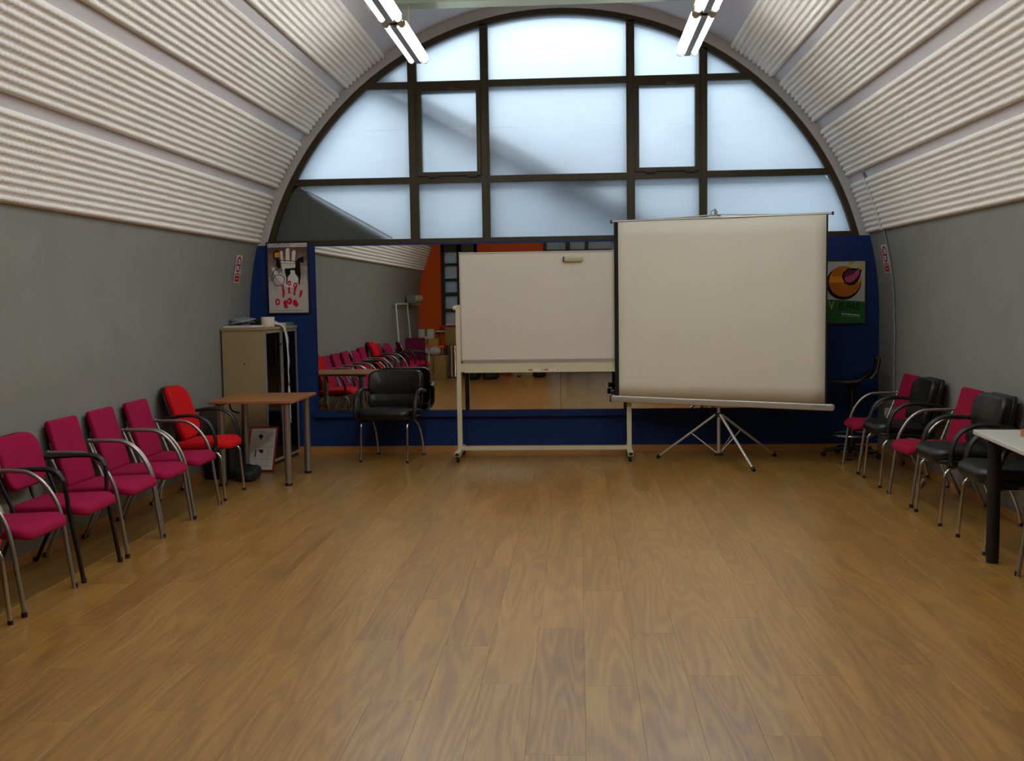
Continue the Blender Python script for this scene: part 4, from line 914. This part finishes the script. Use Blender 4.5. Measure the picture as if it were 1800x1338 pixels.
MB().tube([(0.0, 0.035, 0.075), (0.0, 0.035, 2.305)], 0.016, 12).build('pole', ALU, ps)
MB().lathe([(0.03, 0.06), (0.045, 0.066), (0.045, 0.078), (0.02, 0.085)], 16, 0, T(0, 0.035, 0)).build('foot_plate', BLKPLAST, ps)
MB().lathe([(0.022, 0.425), (0.034, 0.43), (0.034, 0.46), (0.022, 0.465)], 16, 0, T(0, 0.035, 0)).build('collar', BLKPLAST, ps)
Ri = Matrix.Rotation(-TH, 4, 'Z')
for fx, fy in ((0.747, 10.113), (1.534, 9.335), (1.875, 10.20)):
    e_ = Ri @ Vector((fx-1.29, fy-9.86, 0)); dv = e_-Vector((0, 0.035, 0)); dv.normalize()
    st = Vector((0, 0.035, 0.445))+dv*0.03; en = Vector((e_.x, e_.y, 0.014))
    lg = MB().tube([st, en], 0.012, 10, sq=(1, 1.25)).build('leg', ALU, ps)
    MB().tube([en-(en-st).normalized()*0.03, en+(en-st).normalized()*0.008], 0.017, 10).build('foot_cap', RUBBER, lg)
    mid = st.lerp(en, 0.42 if fx < 1 else 0.36)
    MB().tube([mid, Vector((0, 0.035, 0.085))+dv*0.02], 0.006, 8).build('strut', ALU, lg)

# ================================================================== BAR STOOL
stl = thing('bar_stool', 'black bar stool with chrome foot ring in the right far corner', 'stool', (2.60, 10.18, 0), PI*0.94)
def sfn(p): return Vector((p.x, p.y, p.z+1.6*max(-p.x-0.02, 0)**1.5*0.9+0.12*p.y*p.y))
MB().pad(0.40, 0.38, 0.04, 0.15, 0.018, 0.006, M=T(0.02, 0, 0.72), fn=sfn).build('seat', BLKPLAST, stl)
P = spline([(-0.15, 0, 0.755), (-0.20, 0, 0.82), (-0.22, 0, 0.90), (-0.225, 0, 0.955)], 4)
bk = MB()
for s in (-1, 1): bk.tube([q+Vector((0, s*(0.155-0.03*i/len(P)), 0)) for i, q in enumerate(P)], 0.018, 8)
bk.tube([P[-1]+Vector((0.03*abs(v_)*4, v_, 0)) for v_ in np.linspace(-0.13, 0.13, 7)], 0.02, 8)
bk.pad(0.27, 0.10, 0.022, 0.03, 0.009, M=T(-0.195, 0, 0.815) @ RY(-0.2) @ RY(PI/2) @ RZ(PI/2)); bk.build('backrest', BLKPLAST, stl)
MB().lathe([(0.09, 0.695), (0.05, 0.66), (0.028, 0.64), (0.028, 0.36), (0.034, 0.355), (0.034, 0.10), (0.05, 0.09), (0.05, 0.065)], 16).build('column', BLKPLAST, stl)
MB().tube([(0.2*math.cos(a_), 0.2*math.sin(a_), 0.215) for a_ in np.linspace(0, 2*PI, 33)[:-1]], 0.010, 8, closed=True).build('foot_ring', CHROME, stl)
for k in range(3): a_ = 2*PI*k/3+0.3; MB().tube([(0.03*math.cos(a_), 0.03*math.sin(a_), 0.20), (0.2*math.cos(a_), 0.2*math.sin(a_), 0.215)], 0.007, 8).build('ring_spoke', CHROME, stl)
for k in range(5):
    a_ = 2*PI*k/5+0.15; c_, s_ = math.cos(a_), math.sin(a_)
    sp_ = MB().tube([(0.03*c_, 0.03*s_, 0.085), (0.15*c_, 0.15*s_, 0.075), (0.26*c_, 0.26*s_, 0.060)], [0.024, 0.02, 0.015], 8).build('base_arm', BLKPLAST, stl)
    ct = MB()
    for q in (-0.012, 0.012): ct.lathe([(0.008, -0.008), (0.024, -0.008), (0.024, 0.008), (0.008, 0.008)], 14, 0, T(0.265*c_, 0.265*s_, 0.024) @ RZ(a_) @ T(0, q, 0) @ RX(PI/2))
    ct.build('castor', RUBBER, sp_)

# ================================================================== WHITE TABLE (right edge)
wt = thing('white_table', 'white laminate table with round black legs cut by the right photo edge', 'table', (2.567, 5.70, 0), -0.07)
MB().pad(0.39, 1.40, 0.026, 0.015, 0.004, M=T(-0.075, 0, 0.727)).build('tabletop', WLAM, wt)
for sx in (-0.225, 0.075):
    for sy in (0.43, -0.60):
        lg = MB().lathe([(0.036, 0.025), (0.036, 0.70)], 20, 0, T(sx, sy, 0)).build('leg', BLKPLAST, wt)
        MB().lathe([(0.033, 0.0), (0.033, 0.026)], 20, 0, T(sx, sy, 0)).build('foot_cap', RUBBER, lg)
        MB().box(sx-0.05, sx+0.05, sy-0.05, sy+0.05, 0.702, 0.714).build('mounting_plate', BLKPLAST, lg)
wbx = thing('wooden_box', 'small wooden box on the white table at the right photo edge', 'box', (2.60, 6.05, 0.740), 0.2)
MB().box(-0.09, 0.09, -0.07, 0.07, 0, 0.014).box(-0.09, 0.09, -0.07, -0.06, 0.014, 0.03).box(-0.09, 0.09, 0.06, 0.07, 0.014, 0.03).box(-0.09, -0.08, -0.06, 0.06, 0.014, 0.03).box(0.08, 0.09, -0.06, 0.06, 0.014, 0.03).build('tray', TANWOOD, wbx)
MB().box(-0.092, 0.092, -0.072, 0.072, 0.03, 0.04).build('lid', TANWOOD, wbx)
pst = thing('power_strip', 'white power strip on the floor under the crimson chair of the right row', 'power strip', (2.74, 8.62, 0), 1.15)
MB().pad(0.30, 0.055, 0.035, 0.012, 0.006, M=T(0, 0, 0.018)).build('body', WLAM, pst)
for k in range(4): MB().lathe([(0.019, 0), (0.019, 0.003), (0.015, 0.003), (0.014, 0.001)], 12, 0, T(-0.10+0.065*k, 0, 0.0345)).build('outlet', GREYPAPER, pst)

# ================================================================== BACK CORNER (shown by the mirror)
def carton(x, y, z, w, d, h, rz, label, letters=None, m=CARD, group='cartons behind the photographer'):
    t = thing('cardboard_box', label, 'box', (x, y, z), rz, group)
    MB().pad(w, d, h, 0.004, 0.002, M=T(0, 0, h/2), nc=2).build('body', m, t)
    MB().box(-w/2, -0.002, -d/2, d/2, h, h+0.003).build('flap', m, t); MB().box(0.002, w/2, -d/2, d/2, h, h+0.003).build('flap', m, t)
    MB().box(-0.025, 0.025, d/2, d/2+0.0015, h*0.25, h).box(-0.025, 0.025, -d/2, d/2+0.0015, h+0.003, h+0.0045).build('tape', TAPE, t)
    if letters: text(letters, 0.16, 'lettering', INK['black'], t, T(0.06, d/2+0.003, h*0.62) @ RZ(PI) @ RX(PI/2))
    return t
ot = thing('orange_table', 'orange topped table holding boxes in the mirrored far corner', 'table', (-2.99, 0.10, 0), 0)
MB().pad(0.64, 0.62, 0.045, 0.01, 0.004, M=T(0, 0, 0.60)).build('tabletop', mat('orange_laminate', '#ef5a10', 0.5), ot)
for sx in (-0.28, 0.28):
    for sy in (-0.27, 0.27): MB().lathe([(0.018, 0.0), (0.018, 0.58)], 12, 0, T(sx, sy, 0)).build('leg', GREYMET, ot)
carton(-3.02, 0.06, 0.623, 0.44, 0.34, 0.13, 0.05, 'flat brown carton on the orange table in the mirror', m=mat('yellow_card', '#b08a40', 0.85))
carton(-3.06, 0.05, 0.758, 0.30, 0.22, 0.19, 0.0, 'white carton with tape on top of the flat brown carton', m=mat('white_card', '#c4c2b8', 0.8))
carton(-2.78, 0.95, 0.0, 0.44, 0.34, 0.46, 0.05, 'tall brown carton on the floor beside the mirrored chairs')
pb = thing('plastic_bag', 'clear plastic bag bundle lying on the tall brown carton', 'bag', (-2.84, 0.95, 0.475), 0)
MB().pad(0.32, 0.24, 0.13, 0.10, 0.05, 0.02, M=T(0, 0, 0.075), fn=lambda p: Vector((p.x*(1+0.2*math.sin(20*p.y)), p.y*(1+0.2*math.sin(17*p.x)), p.z*(1+0.3*math.sin(22*p.x+9*p.y))))).build('film', BAGCLEAR, pb)
MB().pad(0.16, 0.12, 0.07, 0.05, 0.03, 0.01, M=T(-0.05, 0, 0.06)).build('content', WPAPER, pb)
lt = thing('trestle_table', 'narrow brown trestle holding the lettered carton below the dark window', 'table', (-2.40, 0.10, 0), 0)
MB().pad(0.53, 0.42, 0.025, 0.01, 0.004, M=T(0, 0, 0.625)).build('tabletop', mat('brown_shelf', '#6a4a28', 0.6), lt)
for sx in (-0.24, 0.24):
    for sy in (-0.17, 0.17): MB().box(sx-0.015, sx+0.015, sy-0.015, sy+0.015, 0, 0.613).build('leg', mat('brown_leg', '#54402a', 0.6), lt)
carton(-2.40, 0.12, 0.638, 0.52, 0.36, 0.34, 0.0, 'brown carton lettered LI on the brown trestle under the window', 'LI')
for k, (x_, m_) in enumerate(((-2.50, GREYMET), (-2.43, CHROME), (-2.56, BLKTUBE))):
    t = thing('metal_tube', ['grey', 'chrome', 'black'][k]+' tube leaning upright against the brown trestle', 'tube', (x_, 0.62, 0), 0, 'tubes leaning on the trestle')
    MB().tube([(0, 0, 0.02), (-0.03, -0.26, 0.62)], 0.022, 12).build('pipe', m_, t); MB().tube([(0.0, 0.003, 0.0), (0, -0.001, 0.025)], 0.024, 12).build('end_cap', RUBBER, t)
soft_bag('duffel_bag', 'black bag on the floor below the trestle, seen under the whiteboard tray', (-2.05, 1.0, 0), 0.30, 0.40, 0.20, BAGM, 0.3)
soft_bag('duffel_bag', 'second black bag on the mirrored floor, just right of the first', (-1.70, 1.05, 0), 0.26, 0.32, 0.17, BAGM, 1.0)
soft_bag('duffel_bag', 'small black bag on the mirrored floor near the marker pens', (-0.78, 0.62, 0), 0.22, 0.26, 0.12, BAGM, 0.6)
bt = thing('long_table', 'dark table with chrome legs along the mirrored orange wall', 'table', (-1.36, 0.30, 0), 0)
MB().pad(1.0, 0.62, 0.03, 0.01, 0.004, M=T(0, 0, 0.725)).build('tabletop', TABLEWOOD, bt)
for sx in (-0.32, 0.18):
    for sy in (-0.25, 0.27):
        lg = MB().lathe([(0.028, 0.03), (0.028, 0.71)], 16, 0, T(sx, sy, 0)).build('leg', CHROME, bt); MB().lathe([(0.03, 0.0), (0.03, 0.03)], 16, 0, T(sx, sy, 0)).build('foot_cap', RUBBER, lg)
tag(MB().box(-0.20, 0.20, -0.15, 0.15, 0, 0.35).box(-0.205, 0.205, -0.155, 0.155, 0.33, 0.36).build('red_crate', mat('red_card', '#8c1a1c', 0.7), None, (-1.62, 0.05, 0)), 'red crate under the mirrored table with chrome legs', 'crate')
carton(-1.12, -0.05, 0.0, 0.42, 0.34, 0.40, 0.0, 'beige carton under the mirrored table, right of the red crate', m=mat('beige_card', '#a89468', 0.85))
# white frame leaning on the left wall, wall lamp
wfm = thing('easel', 'white tubular frame leaning on the left wall, seen in the mirror', 'easel', (XL+0.10, 1.62, 0), 0)
MB().tube(fillet([(0.06, 0.72, 0.0), (-0.035, 0.66, 1.47), (-0.035, -0.60, 1.47), (0.06, -0.66, 0.0)], 0.03, 3), 0.018, 8).build('rail', WLAM, wfm)
hl = thing('wall_heater', 'beige bar heater on a bracket high on the left wall, seen in the mirror', 'heater', (XL+0.03, 0.36, 1.50), 0)
MB().tube([(0.10, -0.55, 0.06), (0.10, 0.55, 0.06)], 0.075, 16).build('reflector', BEIGEPL, hl)
MB().box(-0.03, 0.14, -0.58, 0.50, -0.06, -0.03).build('bracket', BEIGE, hl); MB().box(0.02, 0.18, 0.55, 0.58, -0.02, 0.14).build('end_cap', GREYMET, hl)
MB().tube([(-0.02, 0.0, -0.045), (0.10, 0.0, 0.0)], 0.012, 8).build('arm', GREYMET, hl)
t = thing('shelf', 'narrow cream shelf on the mirrored orange wall beside the white carton', 'shelf', (-2.64, YB, 0.86), 0)
MB().box(-0.35, 0.30, 0, 0.10, 0, 0.03).build('board', CREAM, t)
for xx in (-0.25, 0.2): MB().box(xx, xx+0.02, 0, 0.08, -0.08, 0).build('bracket', GREYMET, t)
